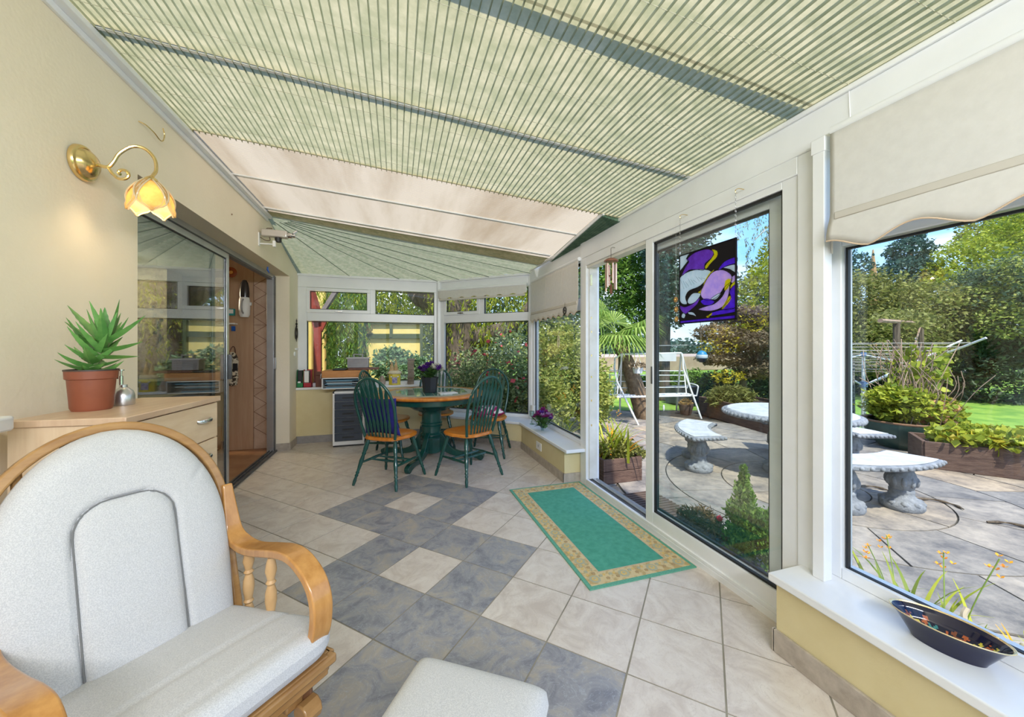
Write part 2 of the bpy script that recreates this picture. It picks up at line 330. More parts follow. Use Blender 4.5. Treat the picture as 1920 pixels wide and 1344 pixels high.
# --- windows as frames in a vertical plane
def frame(mb,p,q,a0,a1,z0,z1,t,inn=0,out=.06):
    """bar in wall plane p->q between distances a0..a1 and heights; inn = how far it stands into the room"""
    p=Vector((*p,0)); q=Vector((*q,0)); d=(q-p).normalized(); n=Vector((d.y,-d.x,0))*-1  # n outward for left->right travel
    A=p+d*a0; B=p+d*a1
    vs=[]
    for z in (z0,z1):
        for c,o in ((A,-inn),(B,-inn),(B,out),(A,out)): w=c+n*o; vs.append((w.x,w.y,z))
    mb.add(vs,[(0,3,2,1),(4,5,6,7),(0,1,5,4),(1,2,6,5),(2,3,7,6),(3,0,4,7)])
def window(name,p,q,zs,head,cells,jl,jr,mull,transom=(1.65,1.765),zt=2.11,sash=(),handle=()):
    L=(Vector(q)-Vector(p)).length; root=thing(name,None,None,(p[0],p[1],zs)); root['kind']='structure'
    m=MB(); F=lambda *a,**k:frame(m,p,q,*a,**k)
    F(0,L,zt,head,0,out=.07); F(0,jl,zs,zt,0,out=.07); F(L-jr,L,zs,zt,0,out=.07); F(jl,L-jr,transom[0],transom[1],0,out=.07); F(jl,L-jr,zs,zs+.045,0,out=.07)
    for a,b,z0,z1 in mull: F(a,b,z0,z1,0,out=.07)
    m.build('window_frame',PVC,root,bevel=.004)
    for i,(a,b,z0,z1,op) in enumerate(cells):
        g_=MB(); frame(g_,p,q,a,b,z0,z1,0,inn=-.034,out=.04); g_.build('window_pane',GLASS,root,smooth=0)
        k=MB(); w=.009
        for c in ((a,b,z0,z0+w),(a,b,z1-w,z1),(a,a+w,z0+w,z1-w),(b-w,b,z0+w,z1-w)): frame(k,p,q,*c,0,inn=-.018,out=.033)
        k.build('gasket',GASK,root,smooth=0)
        if op:
            s_=MB(); w=.045
            for c in ((a-w,b+w,z0-w,z0),(a-w,b+w,z1,z1+w),(a-w,a,z0,z1),(b,b+w,z0,z1)): frame(s_,p,q,*c,0,inn=.014,out=-.001)
            s_.build('opening_sash',PVC,root,bevel=.003)
            h_=MB(); frame(h_,p,q,(a+b)/2-.05,(a+b)/2+.05,z0-.03,z0-.015,0,inn=.035,out=-.015); frame(h_,p,q,(a+b)/2-.012,(a+b)/2+.012,z0-.035,z0-.01,0,inn=.028,out=-.012)
            h_.build('latch',CHROME,root,bevel=.002)
    return root
w1=window('window_1',P1,P2,.748,Z_E,[(.15,.88,1.81,2.06,1),(.995,1.82,1.765,2.10,0),(.115,1.82,.80,1.645,0)],.11,.07,[(.89,.99,1.765,2.11)])
L2=math.dist(P2,P3)
w2=window('window_2',P2,P3,SILL,Z_E,[(.14,.66,1.81,2.06,1),(.775,L2-.06,1.765,2.10,0),(.11,L2-.06,.385,1.645,0)],.09,.05,[(.675,.77,1.765,2.11)])
P4=(1.72,3.215)
w3=window('window_3',P3,P4,SILL,Z_E,[(.09,1.42,1.765,2.05,0),(.09,1.42,.385,1.645,0)],.08,.04,[])
P5=(1.74,1.12); P6=(1.74,YB)
w4=window('window_4',P5,P6,SILL,Z_E,[(.075,1.30,1.80,2.10,0),(.075,1.30,.375,1.69,0),(1.40,2.7,1.80,2.1,0),(1.40,2.7,.375,1.69,0)],.07,.07,[(1.305,1.395,SILL,2.11)],transom=(1.695,1.79))
w5=window('window_5',(1.74,YB+.03),(-1.27,YB+.03),.5,2.35,[(.08,.98,.58,2.25,0),(1.06,1.96,.58,2.25,0),(2.04,2.93,.58,2.25,0)],.08,.08,[(.98,1.06,.5,2.35),(1.96,2.04,.5,2.35)],transom=(2.25,2.33),zt=2.3)
# corner posts and fascia
cp=MB(); cp.lathe([(.035,.75),(.035,2.29)],(.62,5.675,0),6); cp.lathe([(.035,.335),(.035,2.29)],(1.735,4.68,0),6)
struct(cp.build('trim_5',PVC))
fa=MB(); fa.box(XR-.03,XR+.10,YB,3.21,2.125,2.30); fa.box(XR-.045,XR-.03,YB,4.6,2.28,2.31)
fa.box(XR-.012,XR+.10,3.21,4.70,2.11,2.30)
struct(fa.build('trim_6',PVC,bevel=.004))
ol=MB(); ol.beam((P1[0],5.665,2.275),(P2[0],5.665,2.275),.03,.03); ol.beam((P2[0],5.665,2.275),(P3[0]-.01,4.66,2.275),.03,.03)
struct(ol.build('trim_7',PVC))
# --- big sliding door on the right: door_1
d1=thing('door_1',None,None,(1.69,2.2,0)); d1['kind']='structure'
def xb(m,x0,x1,y0,y1,z0,z1): m.box(x0,x1,y0,y1,z0,z1)
m=MB()
xb(m,1.69,1.83,3.10,3.21,0,2.125); xb(m,1.69,1.83,1.09,1.19,0,2.124); xb(m,1.69,1.83,1.19,3.10,2.045,2.125); xb(m,1.69,1.83,1.19,3.10,-.02,.035); xb(m,1.69,1.715,1.19,3.10,.035,.058)
m.build('door_frame',PVC,d1,bevel=.004)
m=MB(); xb(m,1.722,1.745,1.19,3.10,.035,.052); m.build('threshold_track',ALUD,d1)
m=MB(); xb(m,1.75,1.758,1.19,3.10,.035,.062); xb(m,1.80,1.806,1.19,3.10,.035,.06); m.build('threshold_rail',ALU,d1)
m=MB(); xb(m,1.72,1.80,3.085,3.10,.06,2.04); m.build('jamb_lining',PVCG,d1)
m=MB()
for z in (.55,.78,1.0,1.2,1.42,1.55): 
    m.box(1.735,1.745,3.082,3.086,z,z+.018)
m.box(1.728,1.748,3.081,3.086,1.86,1.96); m.build('strike_plate',BRASS,d1)
m=MB(); xb(m,1.70,1.75,2.25,3.10,2.022,2.045); xb(m,1.76,1.80,2.25,3.10,2.03,2.045); m.build('head_track',PVCG,d1)
def sash(x0,x1,y0,y1,z0,z1,st,rb,rt):
    m=MB(); xb(m,x0,x1,y0,y0+st,z0,z1); xb(m,x0,x1,y1-st,y1,z0,z1); xb(m,x0,x1,y0+st,y1-st,z0,z0+rb); xb(m,x0,x1,y0+st,y1-st,z1-rt,z1)
    o=m.build('sliding_sash',PVC,d1,bevel=.003)
    xm=(x0+x1)/2; k=MB(); w=.012; a,b,c,d=y0+st,y1-st,z0+rb,z1-rt
    for q in ((a,b,c,c+w),(a,b,d-w,d),(a,a+w,c,d),(b-w,b,c,d)): xb(k,x0+.012,x1-.012,*q)
    k.build('gasket',GASK,o)
    g_=MB(); xb(g_,xm-.003,xm+.003,a,b,c,d); g_.build('door_pane',GLASS,o)
    return o
sash(1.70,1.742,1.19,2.245,.05,2.065,.075,.09,.055)
o_=sash(1.768,1.808,1.305,2.31,.045,2.03,.075,.085,.06)
m=MB(); m.box(1.695,1.70,2.17,2.185,1.03,1.15); m.box(1.742,1.775,2.243,2.262,.95,1.12); m.build('door_handle',ALUD,d1,bevel=.002)
# boxed trunking beside the door
m=MB(); m.box(1.648,1.695,1.055,1.10,SILL,2.125); m.box(1.644,1.70,1.05,1.104,2.075,2.135)
tag(m.build('cable_trunking',PVC,bevel=.003),'white square trunking running up the post between sliding door and large window','trunking')
# --- aluminium sliding door on the left: door_2
d2=thing('door_2',None,None,(-1.46,3.84,0)); d2['kind']='structure'
m=MB(); xb(m,-1.505,-1.43,YO0,YO1,2.135,2.175); m.build('head_frame',ALU,d2,bevel=.002)
m=MB(); xb(m,-1.495,-1.44,YO0,YO1,2.118,2.136); m.build('head_channel',ALUD,d2)
m=MB(); xb(m,-1.505,-1.40,YO0,YO1,0,.012); xb(m,-1.478,-1.472,YO0,YO1,.012,.026); xb(m,-1.445,-1.439,YO0,YO1,.012,.026); xb(m,-1.41,-1.404,YO0,YO1,.012,.022); m.build('threshold_track',ALUD,d2)
m=MB(); xb(m,-1.505,-1.43,YO0,YO0+.03,0,2.14); xb(m,-1.505,-1.43,YO1-.055,YO1,0,2.14); m.build('side_frame',ALU,d2,bevel=.002)
m=MB(); xb(m,-1.432,-1.42,YO1-.05,YO1,0,2.16); m.build('dark_edge_strip',ALUD,d2)
def asash(x,y0,y1):
    m=MB(); w=.045
    for q in ((y0,y0+w,.03,2.12),(y1-w,y1,.03,2.12),(y0+w,y1-w,.03,.075),(y0+w,y1-w,2.075,2.12)): xb(m,x-.014,x+.014,*q)
    o=m.build('sliding_sash',ALU,d2,bevel=.002)
    g_=MB(); xb(g_,x-.003,x+.003,y0+w,y1-w,.075,2.075); g_.build('door_pane',GLASSD,o)
    k=MB(); w2=.008
    for q in ((y0+w,y0+w+w2,.075,2.075),(y1-w-w2,y1-w,.075,2.075),(y0+w,y1-w,2.067,2.075),(y0+w,y1-w,.075,.083)): xb(k,x-.006,x+.006,*q)
    k.build('gasket',GASK,o); return o
sa=asash(-1.445,2.43,3.95); sb=asash(-1.475,2.40,3.76)
m=MB(); m.box(-1.43,-1.40,3.915,3.935,1.0,1.22); m.build('pull_handle',ALUD,sa,bevel=.003)
m=MB(); m.box(-1.43,-1.405,5.225,5.245,1.02,1.16); m.build('latch',ALU,d2,bevel=.003)
# ================================================================ INNER ROOM
IW=mat('inner_plaster',(.42,.36,.29),.8,col2=(.47,.41,.33),scale=2)
OTILE=mat('terracotta_floor',(.30,.14,.07),.35,col2=(.42,.23,.12),scale=4)
m=MB(); m.box(-6,-1.505,1.2,5.47,-.05,-.002); m.box(-6,-1.505,5.47,7.3,-.05,-.002)
m.cur=1
struct(m.build('floor_inner',[OTILE,OTILE]))
m=MB()
for k in range(-30,40): 
    pass
m.box(-6.1,-6,1,7.3,0,2.45); m.box(-6,-1.505,1.1,1.2,0,2.45); m.box(-6,-1.6,7.2,7.3,0,2.45); m.box(-1.60,-1.506,5.86,7.3,0,2.45)
struct(m.build('wall_inner',IW))
m=MB(); m.box(-6,-1.506,1.2,7.3,2.42,2.5); struct(m.build('ceiling_inner',mat('inner_ceiling',(.55,.53,.5),.8)))
PANW=mat('beige_door_laminate',(.46,.28,.17),.5,col2=(.53,.345,.22),scale=4,stretch=(6,6,.5),detail=5)
m=MB(); m.box(-2.05,-1.722,5.47,5.51,0,2.42); struct(m.build('wall_partition',PANW))
STRIPT=mat('border_tile',(.50,.34,.24),.45,col2=(.60,.44,.33),scale=9)
m=MB(); m.box(-1.722,-1.506,5.47,5.60,0,2.42); 
m.cur=1; xa,xb_=-1.715,-1.572
m.box(xa-.004,xa,5.466,5.471,0,2.3); m.box(xb_,xb_+.004,5.466,5.471,0,2.3)
for k in range(11):
    z0=.17+k*.2
    xm_=(xa+xb_)/2
    m.beam((xa,5.468,z0+.1),(xb_,5.468,z0+.0),.004,.005,(0,1,0)); m.beam((xa,5.468,z0+.1),(xb_,5.468,z0+.2),.004,.005,(0,1,0))
    if k in (3,7): m.beam((xa,5.468,z0),(xb_,5.468,z0),.004,.005,(0,1,0))
struct(m.build('trim_8',[STRIPT,mat('dark_joint',(.20,.10,.06),.8)]))
# things hung on the partition
yp=5.47
def P_(px,py,y=yp-.03): return aty(px,py,y)
a=P_(460,570); vc=thing('handheld_vacuum','white handheld vacuum with dark dust cup mounted on beige panel inside sliding door','vacuum cleaner',(a.x,yp,a.z))
wv=.058
m=MB(); m.lathe([(.001,-.17),(.045,-.165),(wv,-.13),(wv+.004,-.04),(wv,.05),(.05,.08)],(a.x,yp-.055,a.z),20,sy=.85); m.build('body',WHITE,vc)
m=MB(); m.lathe([(.05,.08),(.052,.13),(.048,.20),(.038,.26),(.02,.295),(.001,.30)],(a.x,yp-.055,a.z),20,sy=.85); m.build('dust_cup',mat('smoke_plastic',(.035,.03,.03),.2),vc)
m=MB(); m.tube(bez((a.x,yp-.10,a.z-.12),(a.x,yp-.17,a.z-.10),(a.x,yp-.17,a.z+.03),(a.x,yp-.10,a.z+.05)),.010,8); m.build('grip',mat('grey_plastic',(.35,.35,.36),.5),vc)
m=MB(); m.box(a.x+wv,a.x+wv+.02,yp-.07,yp-.05,a.z-.02,a.z+.02); m.box(a.x-.02,a.x+.02,yp-.02,yp,a.z-.05,a.z+.05); m.build('wall_mount',WHITE,vc)
LEO=mat('leopard_print',(.05,.035,.025),.9,col2=(.62,.55,.42),scale=26,detail=2,lo=.47,hi=.53)
a=P_(437,690); bag=thing('hanging_bag','leopard print bag hanging from hooks on beige panel inside sliding door','bag',(a.x,yp,a.z))
m=MB(); m.lathe([(.001,-.22),(.05,-.21),(.065,-.12),(.06,0),(.07,.08),(.05,.16),(.02,.2)],(a.x,yp-.055,a.z),18,sy=.6); m.build('bag_body',LEO,bag)
m=MB(); m.tube(bez((a.x-.03,yp-.05,a.z+.18),(a.x-.02,yp-.03,a.z+.30),(a.x+.03,yp-.03,a.z+.30),(a.x+.03,yp-.05,a.z+.17)),.006,6); m.build('strap',mat('brown_strap',(.12,.05,.03),.7),bag)
m=MB(); m.box(a.x+.02,a.x+.07,yp-.10,yp-.085,a.z-.03,a.z+.06); m.build('pocket',BLACK,bag,bevel=.004)
a=P_(436,607); m=MB(); m.box(a.x-.10,a.x+.045,yp-.09,yp,a.z-.008,a.z+.008)
tag(m.build('wall_shelf',WHITE,bevel=.002),'small white shelf on the beige panel below handheld vacuum','shelf')
a=P_(434,585,5.43); m=MB(); m.box(a.x-.04,a.x+.035,5.40,5.45,a.z-.042,a.z+.04); m.cur=1; m.box(a.x-.02,a.x+.03,5.397,5.40,a.z-.02,a.z+.03)
tag(m.build('spray_bottle',[mat('teal_plastic',(.03,.35,.36),.4),WHITE],bevel=.005),'teal and white packet standing on small white shelf','packet')
a=P_(436,615); m=MB(); m.tube([(a.x,yp,a.z-.02),(a.x,yp-.03,a.z-.03),(a.x,yp-.045,a.z+.01)],.008,6); m.box(a.x-.02,a.x+.02,yp-.01,yp,a.z-.035,a.z+.025)
tag(m.build('coat_hook',mat('blue_plastic',(.02,.12,.5),.4)),'blue plastic hook above the leopard print bag','hook')
a=P_(432,510); pl=thing('wall_plate','amber glass decorative plate on beige panel near door head','plate',(a.x,yp,a.z))
m=MB(); m.lathe([(.001,0),(.03,.004),(.05,.012),(.065,.018),(.063,.02),(.03,.01),(.001,.008)],(a.x,yp,a.z),24,axis=(0,-1,0)); m.build('plate_rim',mat('amber_glass',(.35,.07,.01),.15,coat=.5),pl)
m=MB(); m.lathe([(.001,0),(.022,.0),(.02,.006),(.001,.008)],(a.x,yp-.012,a.z),20,axis=(0,-1,0)); m.build('plate_centre',mat('amber_centre',(.8,.4,.08),.2),pl)
# speckled stone chimney, ceiling lamp, chandelier, sideboard, sofa seen through the door glass
SPK=mat('speckled_stone',(.28,.20,.12),.8,col2=(.68,.56,.38),scale=34,detail=3,lo=.42,hi=.56)
m=MB(); m.box(-3.75,-3.15,6.6,7.0,0,2.42); struct(m.build('wall_chimney',SPK))
cl=thing('ceiling_lamp','lit cream drum ceiling lamp in the inner room behind sliding door','lamp',(-3.35,5.9,2.42))
m=MB(); m.lathe([(.20,-.07),(.205,-.14),(.195,-.16),(.001,-.165)],(-3.35,5.9,2.42),28,cap=False); m.build('lamp_shade',mat('lit_cream_shade',(.9,.8,.5),.6,emit=(1,.78,.38),estr=1.6),cl)
m=MB(); m.lathe([(.05,0),(.05,-.03),(.012,-.035),(.012,-.07)],(-3.35,5.9,2.42),12); m.build('lamp_rod',BRASS,cl)
lp=bpy.data.lights.new('ceiling_lamp_light','POINT'); lp.energy=30; lp.color=(1,.85,.6); lp.shadow_soft_size=.12
lo_=bpy.data.objects.new('ceiling_lamp_light',lp); C.objects.link(lo_); lo_.location=(0,0,-.3); lo_.parent=cl
CRY=mat('crystal',(.9,.93,.95),.05,0,spec=1,coat=1)
def crystals(lab,x,y,z,n,h,sd):
    t=thing('crystal_mobile',lab,'crystal mobile',(x,y,z)); r_=random.Random(sd)
    for k in range(n):
        m=MB(); zz=z-h*k/n-.03; xx=x+r_.uniform(-.035,.035); m.ball((xx,y+r_.uniform(-.03,.03),zz),r_.uniform(.010,.020),6); m.build('crystal_drop',CRY,t)
    m=MB(); m.tube([(x,y,2.42),(x,y,z-h)],.002,5); m.build('cord',WHITE,t); return t
crystals('crystal drop mobile hanging behind door glass beside the ceiling lamp',-2.55,4.5,2.30,16,.42,3)
crystals('lower crystal drop mobile hanging behind door glass left of the door stile',-2.45,4.95,1.75,18,.5,4)
sd_=thing('sideboard','light wood sideboard with open shelf in the inner room behind glass','sideboard',(-3.0,5.2,0))
m=MB(); m.box(-4.0,-2.3,5.0,5.45,0,.88); m.cur=1; m.box(-3.5,-2.4,4.98,5.0,.55,.72)
m.build('cabinet_body',[BEECH,WHITE],sd_,bevel=.004)
m=MB(); m.box(-4.05,-2.25,4.95,5.47,.88,.92); m.build('cabinet_top',mat('blue_worktop',(.25,.38,.48),.3),sd_)
# ================================================================ ROOF
PC=mat('polycarbonate',(.34,.255,.155),.45,col2=(.50,.41,.285),scale=1.8,stretch=(1.3,.22,1),detail=6,trans=.72,lo=.3,hi=.6)
def roofline(ya,yb_,x): # y of a rafter that starts at ya on the wall and yb at the eave
    return ya+(yb_-ya)*(x+1.27)/2.99
def ribbed(x0f,x1f,ya0,ya1,yb0,yb1,n):
    m=MB()
    return m
m=MB(); nrib=170; vs=[]   # twin-wall sheet with fine ribs running down the slope
for k in range(nrib+1):
    f=k/nrib; y=2.815+(4.42-2.815)*f; e_=2.515+(4.30-2.515)*f; dz=.003 if k%2 else 0
    vs+=[(XL,y,rz(XL)+.016+dz),(XR,e_,rz(XR)+.016+dz)]
m.add(vs,[(2*k,2*k+1,2*k+3,2*k+2) for k in range(nrib)])
struct(m.build('ceiling',PC,smooth=0))
def rafter(i,ya,ye,w=.05,h=.05,x1=XR,drop=0):
    m=MB(); m.beam((XL,ya,rz(XL)+.02-drop),(x1,roofline(ya,ye,x1),rz(x1)+.02-drop),w,h)
    m.beam((XL,ya+w*.75,rz(XL)+.03-drop),(x1,roofline(ya,ye,x1)+w*.75,rz(x1)+.03-drop),.008,.02)
    return struct(m.build('trim_%d'%i,PVC,bevel=.003))
rafter(10,3.51,3.09,.035,.03); rafter(11,4.25,3.86,.045,.035,1.66)
for i,(ya,ye) in enumerate([(2.045,1.80),(1.27,1.12),(.5,.42),(-.27,-.3),(-1.04,-1.04)]):
    m=MB(); o=.030 if i==0 else .10
    m.beam((XL,ya,rz(XL)+o),(XR,ye,rz(XR)+o),.03 if i==0 else .045,.05); 
    if i==0: m.beam((XL+.02,ya,rz(XL+.02)-.0085),(XR-.01,ye,rz(XR-.01)-.0085),.018,.003)
    struct(m.build('trim_%d'%(12+i),PVC))
m=MB(); m.box(XL-.23,XL+.02,YB,4.45,2.66,2.80); struct(m.build('wall_upper',WALL))
# pleated blinds, pleats along the length of the room, cords across
def pleat(name,lab,ya0,ye0,ya1,ye1,pitch=.034,amp=.010,zo=-.004):
    t=thing(name,lab,'blind',(XL,ya0,rz(XL)),group='green pleated roof blinds')
    n=int(2.965/pitch); m=MB(); ny=6; xs=[]
    for k in range(n):
        x0=XL+.02+2.965*k/n; w_=2.965/n
        xs+=[(x0,0,0),(x0+w_*.80,0,1),(x0+w_*.90,-amp,1)]
    xs.append((XL+2.985,0,0)); vs=[]
    for x,dz,_ in xs:
        for j in range(ny+1):
            f=j/ny; ya=ya0+(ya1-ya0)*f; ye=ye0+(ye1-ye0)*f; e_=0 if dz==0 else .011
            vs.append((x,roofline(ya,ye,x)+(e_ if j==ny else (-e_ if j==0 else 0)),rz(x)+zo+dz))
    for k in range(len(xs)-1):
        m.cur=xs[k][2]; base=k*(ny+1)
        m.add([vs[base+q] for q in range(2*(ny+1))],[(j,ny+1+j,ny+2+j,j+1) for j in range(ny)])
    m.build('pleated_fabric',[BLIND,BLINDV],t,smooth=0)
    nc=3 if (ya1-ya0)<.9 else 5
    for c in range(nc):
        f=(c+.5)/nc; ya=ya0+(ya1-ya0)*f; ye=ye0+(ye1-ye0)*f; q=MB()
        q.tube([(XL+.02,ya,rz(XL+.02)+zo-.004),(XR,ye,rz(XR)+zo-.004)],.0012,5); q.build('cord',mat('cream_cord',(.62,.60,.48),.7),t)
    return t
pleat('pleated_blind','green pleated roof blind nearest the uncovered roof panels, past the bright scalloped joint',2.055,1.807,2.84,2.54)
pleat('pleated_blind','green pleated roof blind overhead, between bright scalloped joint and first dark rafter shadow',1.262,1.112,2.035,1.793)
pleat('pleated_blind','green pleated roof blind at the top edge of view, before the dark rafter shadow',-.28,-.31,1.275,1.125)
pleat('pleated_blind','green pleated roof blind above the rear of the room behind the viewer',-1.69,-1.69,-.28,-.31)
# fan blind over the bay: radiates from the wall end
A_=Vector((XL,4.40,2.645)); G_=Vector((1.66,3.90,rz(1.66)-.005)); E3=Vector((1.72,4.66,2.285)); E2=Vector((.615,5.665,2.285)); E1=Vector((XL,5.72,2.285))
fb=thing('fan_blind','green fan-shaped pleated blind over the bay radiating from the left wall','blind',A_)
edge=[]; 
A2=Vector((XL,4.29,rz(XL)-.004))
def seg(a,b,n): return [a+(b-a)*(i/n) for i in range(n)]
segs=seg(G_,E3,6)+seg(E3,E2,12)+seg(E2,E1,14)+[E1]
m=MB(); vs=[]
for k,p in enumerate(segs):
    for j in range(9):
        f=j/8; ap=A2 if k==0 else A_; q=ap+(p-ap)*f; bumpz=(.010 if k%2 else -.006)*min(1,f*2)*1.0
        vs.append((q.x,q.y,q.z+bumpz-.02*math.sin(PI*f)*(0 if k in(0,) else .3)))
m.add(vs,[(k*9+j,(k+1)*9+j,(k+1)*9+j+1,k*9+j+1) for k in range(len(segs)-1) for j in range(8)])
m.build('pleated_fabric',BLINDD,fb,smooth=0)
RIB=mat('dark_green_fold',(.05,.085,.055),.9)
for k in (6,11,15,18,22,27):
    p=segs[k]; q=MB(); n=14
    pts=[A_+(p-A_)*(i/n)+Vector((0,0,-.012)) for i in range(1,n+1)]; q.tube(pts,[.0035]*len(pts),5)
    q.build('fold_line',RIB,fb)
for k in (9,13,20):
    p=segs[k]; q=MB(); a0=A_+(p-A_)*.35
    q.tube([a0+(p-a0)*(i/30)+Vector((0,0,-.009-(.003 if i%2 else 0))) for i in range(31)],.0018,5)
    q.build('cord',mat('pale_cord',(.75,.72,.6),.7),fb)
# blinds pushed back against the eave beside the open roof panels
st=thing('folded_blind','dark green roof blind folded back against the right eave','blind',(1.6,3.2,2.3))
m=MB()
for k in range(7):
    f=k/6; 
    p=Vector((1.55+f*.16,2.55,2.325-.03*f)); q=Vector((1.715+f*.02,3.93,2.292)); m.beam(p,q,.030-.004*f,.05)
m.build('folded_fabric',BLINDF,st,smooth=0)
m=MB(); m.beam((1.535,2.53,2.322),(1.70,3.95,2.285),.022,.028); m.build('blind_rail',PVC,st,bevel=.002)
# ================================================================ ROLLER BLINDS
def roller(name,lab,p,q,zt,zb,zhem,scal,amp,cat='roller blind',group=None,off=.05,billow=0,thick=.0):
    P=Vector((*p,0)); Q=Vector((*q,0)); d=(Q-P).normalized(); L=(Q-P).length; nin=Vector((d.y,-d.x,0))  # toward the room
    t=thing(name,lab,cat,(p[0],p[1],zt),group); O=P+nin*off
    m=MB(); m.tube([O+Vector((0,0,zt)),O+d*L+Vector((0,0,zt))],.019,14); m.build('roller_tube',PVC,t)
    def low(u):
        s=(u*scal)%1.0
        return zb+amp*(abs(math.cos(PI*s))**1.6)
    NU=int(scal*14); NV=16
    def fn(i,j):
        u=i; zz=zt-.012-(zt-.012-low(u))*j; bl=0
        if zz<zhem: bl=billow*math.sin(min(1,(zhem-zz)/(zhem-zb))*PI*.8)
        w=.0025*math.sin(u*9)*(j)
        v=O+d*(u*L)+nin*(.012+bl+w); return (v.x,v.y,zz)
    m=MB(); m.grid(fn,NU,NV); m.build('blind_fabric',CREAMFAB,t,smooth=60,solid=.0015)
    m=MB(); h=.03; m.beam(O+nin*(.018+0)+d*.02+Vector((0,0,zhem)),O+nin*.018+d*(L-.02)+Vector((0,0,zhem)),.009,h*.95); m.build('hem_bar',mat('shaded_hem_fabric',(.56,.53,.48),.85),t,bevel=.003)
    pts=[]
    for k in range(NU+1):
        x,y,z=fn(k/NU,1); pts.append((x,y,z))
    m=MB(); m.tube(pts,.0028,6); m.build('piping',mat('beige_piping',(.66,.50,.36),.8),t)
    return t,O,d,nin
b4,_,_,_=roller('roller_blind','large cream roller blind with scalloped hem over the big right window',(1.70,1.03),(1.70,-1.45),2.14,1.655,1.795,9.5,.045,off=.045,billow=.022)
m=MB(); m.box(1.70,1.735,1.035,1.052,2.11,2.165); m.build('bracket',ALU,b4)
pc=MB(); pc.tube([(1.69,.99,2.16),(1.685,.99,2.28)],.0012,5); pc.build('pull_cord',WHITE,b4)
m=MB(); m.poly3([(1.66,1.03,1.73),(1.66,1.03,1.655),(1.70,1.065,1.67),(1.70,1.07,1.715)],(0.004,.004,0)); m.build('fabric_corner',CREAMFAB,b4)
b3,_,_,_=roller('roller_blind','cream roller blind with scalloped hem and ring pull left of the open doorway',(1.722,4.50),(1.72,3.198),2.13,1.60,1.715,9,.03,off=.045,billow=.012)
for dy in (4.0,3.55):
    m=MB(); m.tube([(1.655,dy,2.12),(1.655,dy,1.74)],.0011,5); m.build('pull_cord',mat('beige_cord',(.6,.56,.5),.8),b3)
ring=thing('ring_ornament','dark metal ring ornament hanging on the cream blind left of doorway','ornament',(1.648,3.46,1.69))
m=MB(); m.tube([(1.645,3.46+.033*math.cos(k*PI/10),1.66+.033*math.sin(k*PI/10)) for k in range(20)],.006,8,closed=True); m.build('ring',mat('dark_metal',(.05,.045,.04),.4,.6),ring)
m=MB(); m.tube([(1.645,3.46,1.693),(1.645,3.455,1.74)],.002,5); m.ball((1.645,3.46,1.66),.010,6); m.build('ring_pendant',MATS['dark_metal'],ring)
dd=(Vector(P3)-Vector(P2)).normalized()
b2,_,_,_=roller('roller_blind','short white scalloped roller blind across the top of the angled bay window',(P2[0]+dd.x*.03,P2[1]+dd.y*.03),(P3[0]-dd.x*.05,P3[1]-dd.y*.05),2.135,1.985,1.99,7,.035,off=.045)
# ================================================================ FURNITURE
# --- chest of drawers
CHX,CHY=-.84,1.53
ch=thing('chest_of_drawers','pale beech chest of drawers against the cream wall, behind the glider chair','chest of drawers',(CHX,CHY,0))
cx0,cx1,cy0,cy1,ct=CHX-.31,CHX-.012,CHY+.008,CHY+.55,1.03
m=MB(); m.box(cx0,cx1,cy0,cy0+.018,.0,ct); m.box(cx0,cx1,cy1-.018,cy1,0,ct); m.box(cx0,cx0+.01,cy0+.018,cy1-.018,.05,ct); m.box(cx0+.01,cx1-.02,cy0+.018,cy1-.018,.04,.06)
m.build('carcass',BEECHV,ch)
m=MB(); m.box(cx0-.004,cx1+.015,cy0-.010,cy1+.008,ct+.001,ct+.024); m.build('top',mat('pale_beech_top',(.56,.38,.25),.38,col2=(.64,.46,.31),scale=5,stretch=(6,1,1)),ch,bevel=.003)
for k in range(6):
    z1=ct-.004-k*.162; z0=z1-.157
    m=MB(); m.box(cx1-.012,cx1+.006,cy0+.003,cy1-.003,z0,z1); dr=m.build('drawer',BEECH,ch,bevel=.002)
    for y in (cy0+.15,cy1-.11):
        q=MB(); zc=(z0+z1)/2+.012; pts=bez((cx1+.006,y-.045,zc),(cx1+.034,y-.036,zc),(cx1+.034,y+.036,zc),(cx1+.006,y+.045,zc),12)
        q.tube(pts,.005,8,sy=1.6); q.build('handle',CHROME,dr)
ch.rotation_euler=(0,0,R(-5))
# --- white sill board at far left
m=MB(); m.prism([(-1.268,.9),(-1.06,.9),(-1.06,1.46),(-1.075,1.485),(-1.268,1.49)],1.04,1.081)
tag(m.build('wall_shelf',PVC,bevel=.006,seg=3),'white rounded shelf board on the cream wall at the left edge','shelf')
# --- aloe
px_,py_,pz=-1.06,1.755,ct+.024
al=thing('potted_aloe','spiky green aloe in a brown plastic pot on the chest of drawers','potted plant',(px_,py_,pz))
m=MB(); m.lathe([(.001,.004),(.050,.0),(.055,.010),(.062,.112),(.067,.115),(.0685,.143),(.066,.143),(.060,.12),(.001,.118)],(px_,py_,pz),36,cap=False); m.build('pot',TERRA,al)
m=MB(); m.lathe([(.0655,.143),(.070,.143),(.070,.148),(.0655,.148),(.0655,.143)],(px_,py_,pz),36,cap=False); m.build('pot_rim',mat('dark_rim',(.05,.035,.03),.5),al)
m=MB(); m.lathe([(.001,.130),(.03,.131),(.061,.128)],(px_,py_,pz),20,cap=False); m.build('soil',SOIL,al)
m=MB(); stemp=cr_([(px_,py_,pz+.125),(px_+.004,py_,pz+.17),(px_+.02,py_+.01,pz+.215),(px_+.035,py_+.015,pz+.255)],4); m.tube(stemp,.014,8); m.build('stem',mat('aloe_stem',(.16,.22,.08),.6),al)
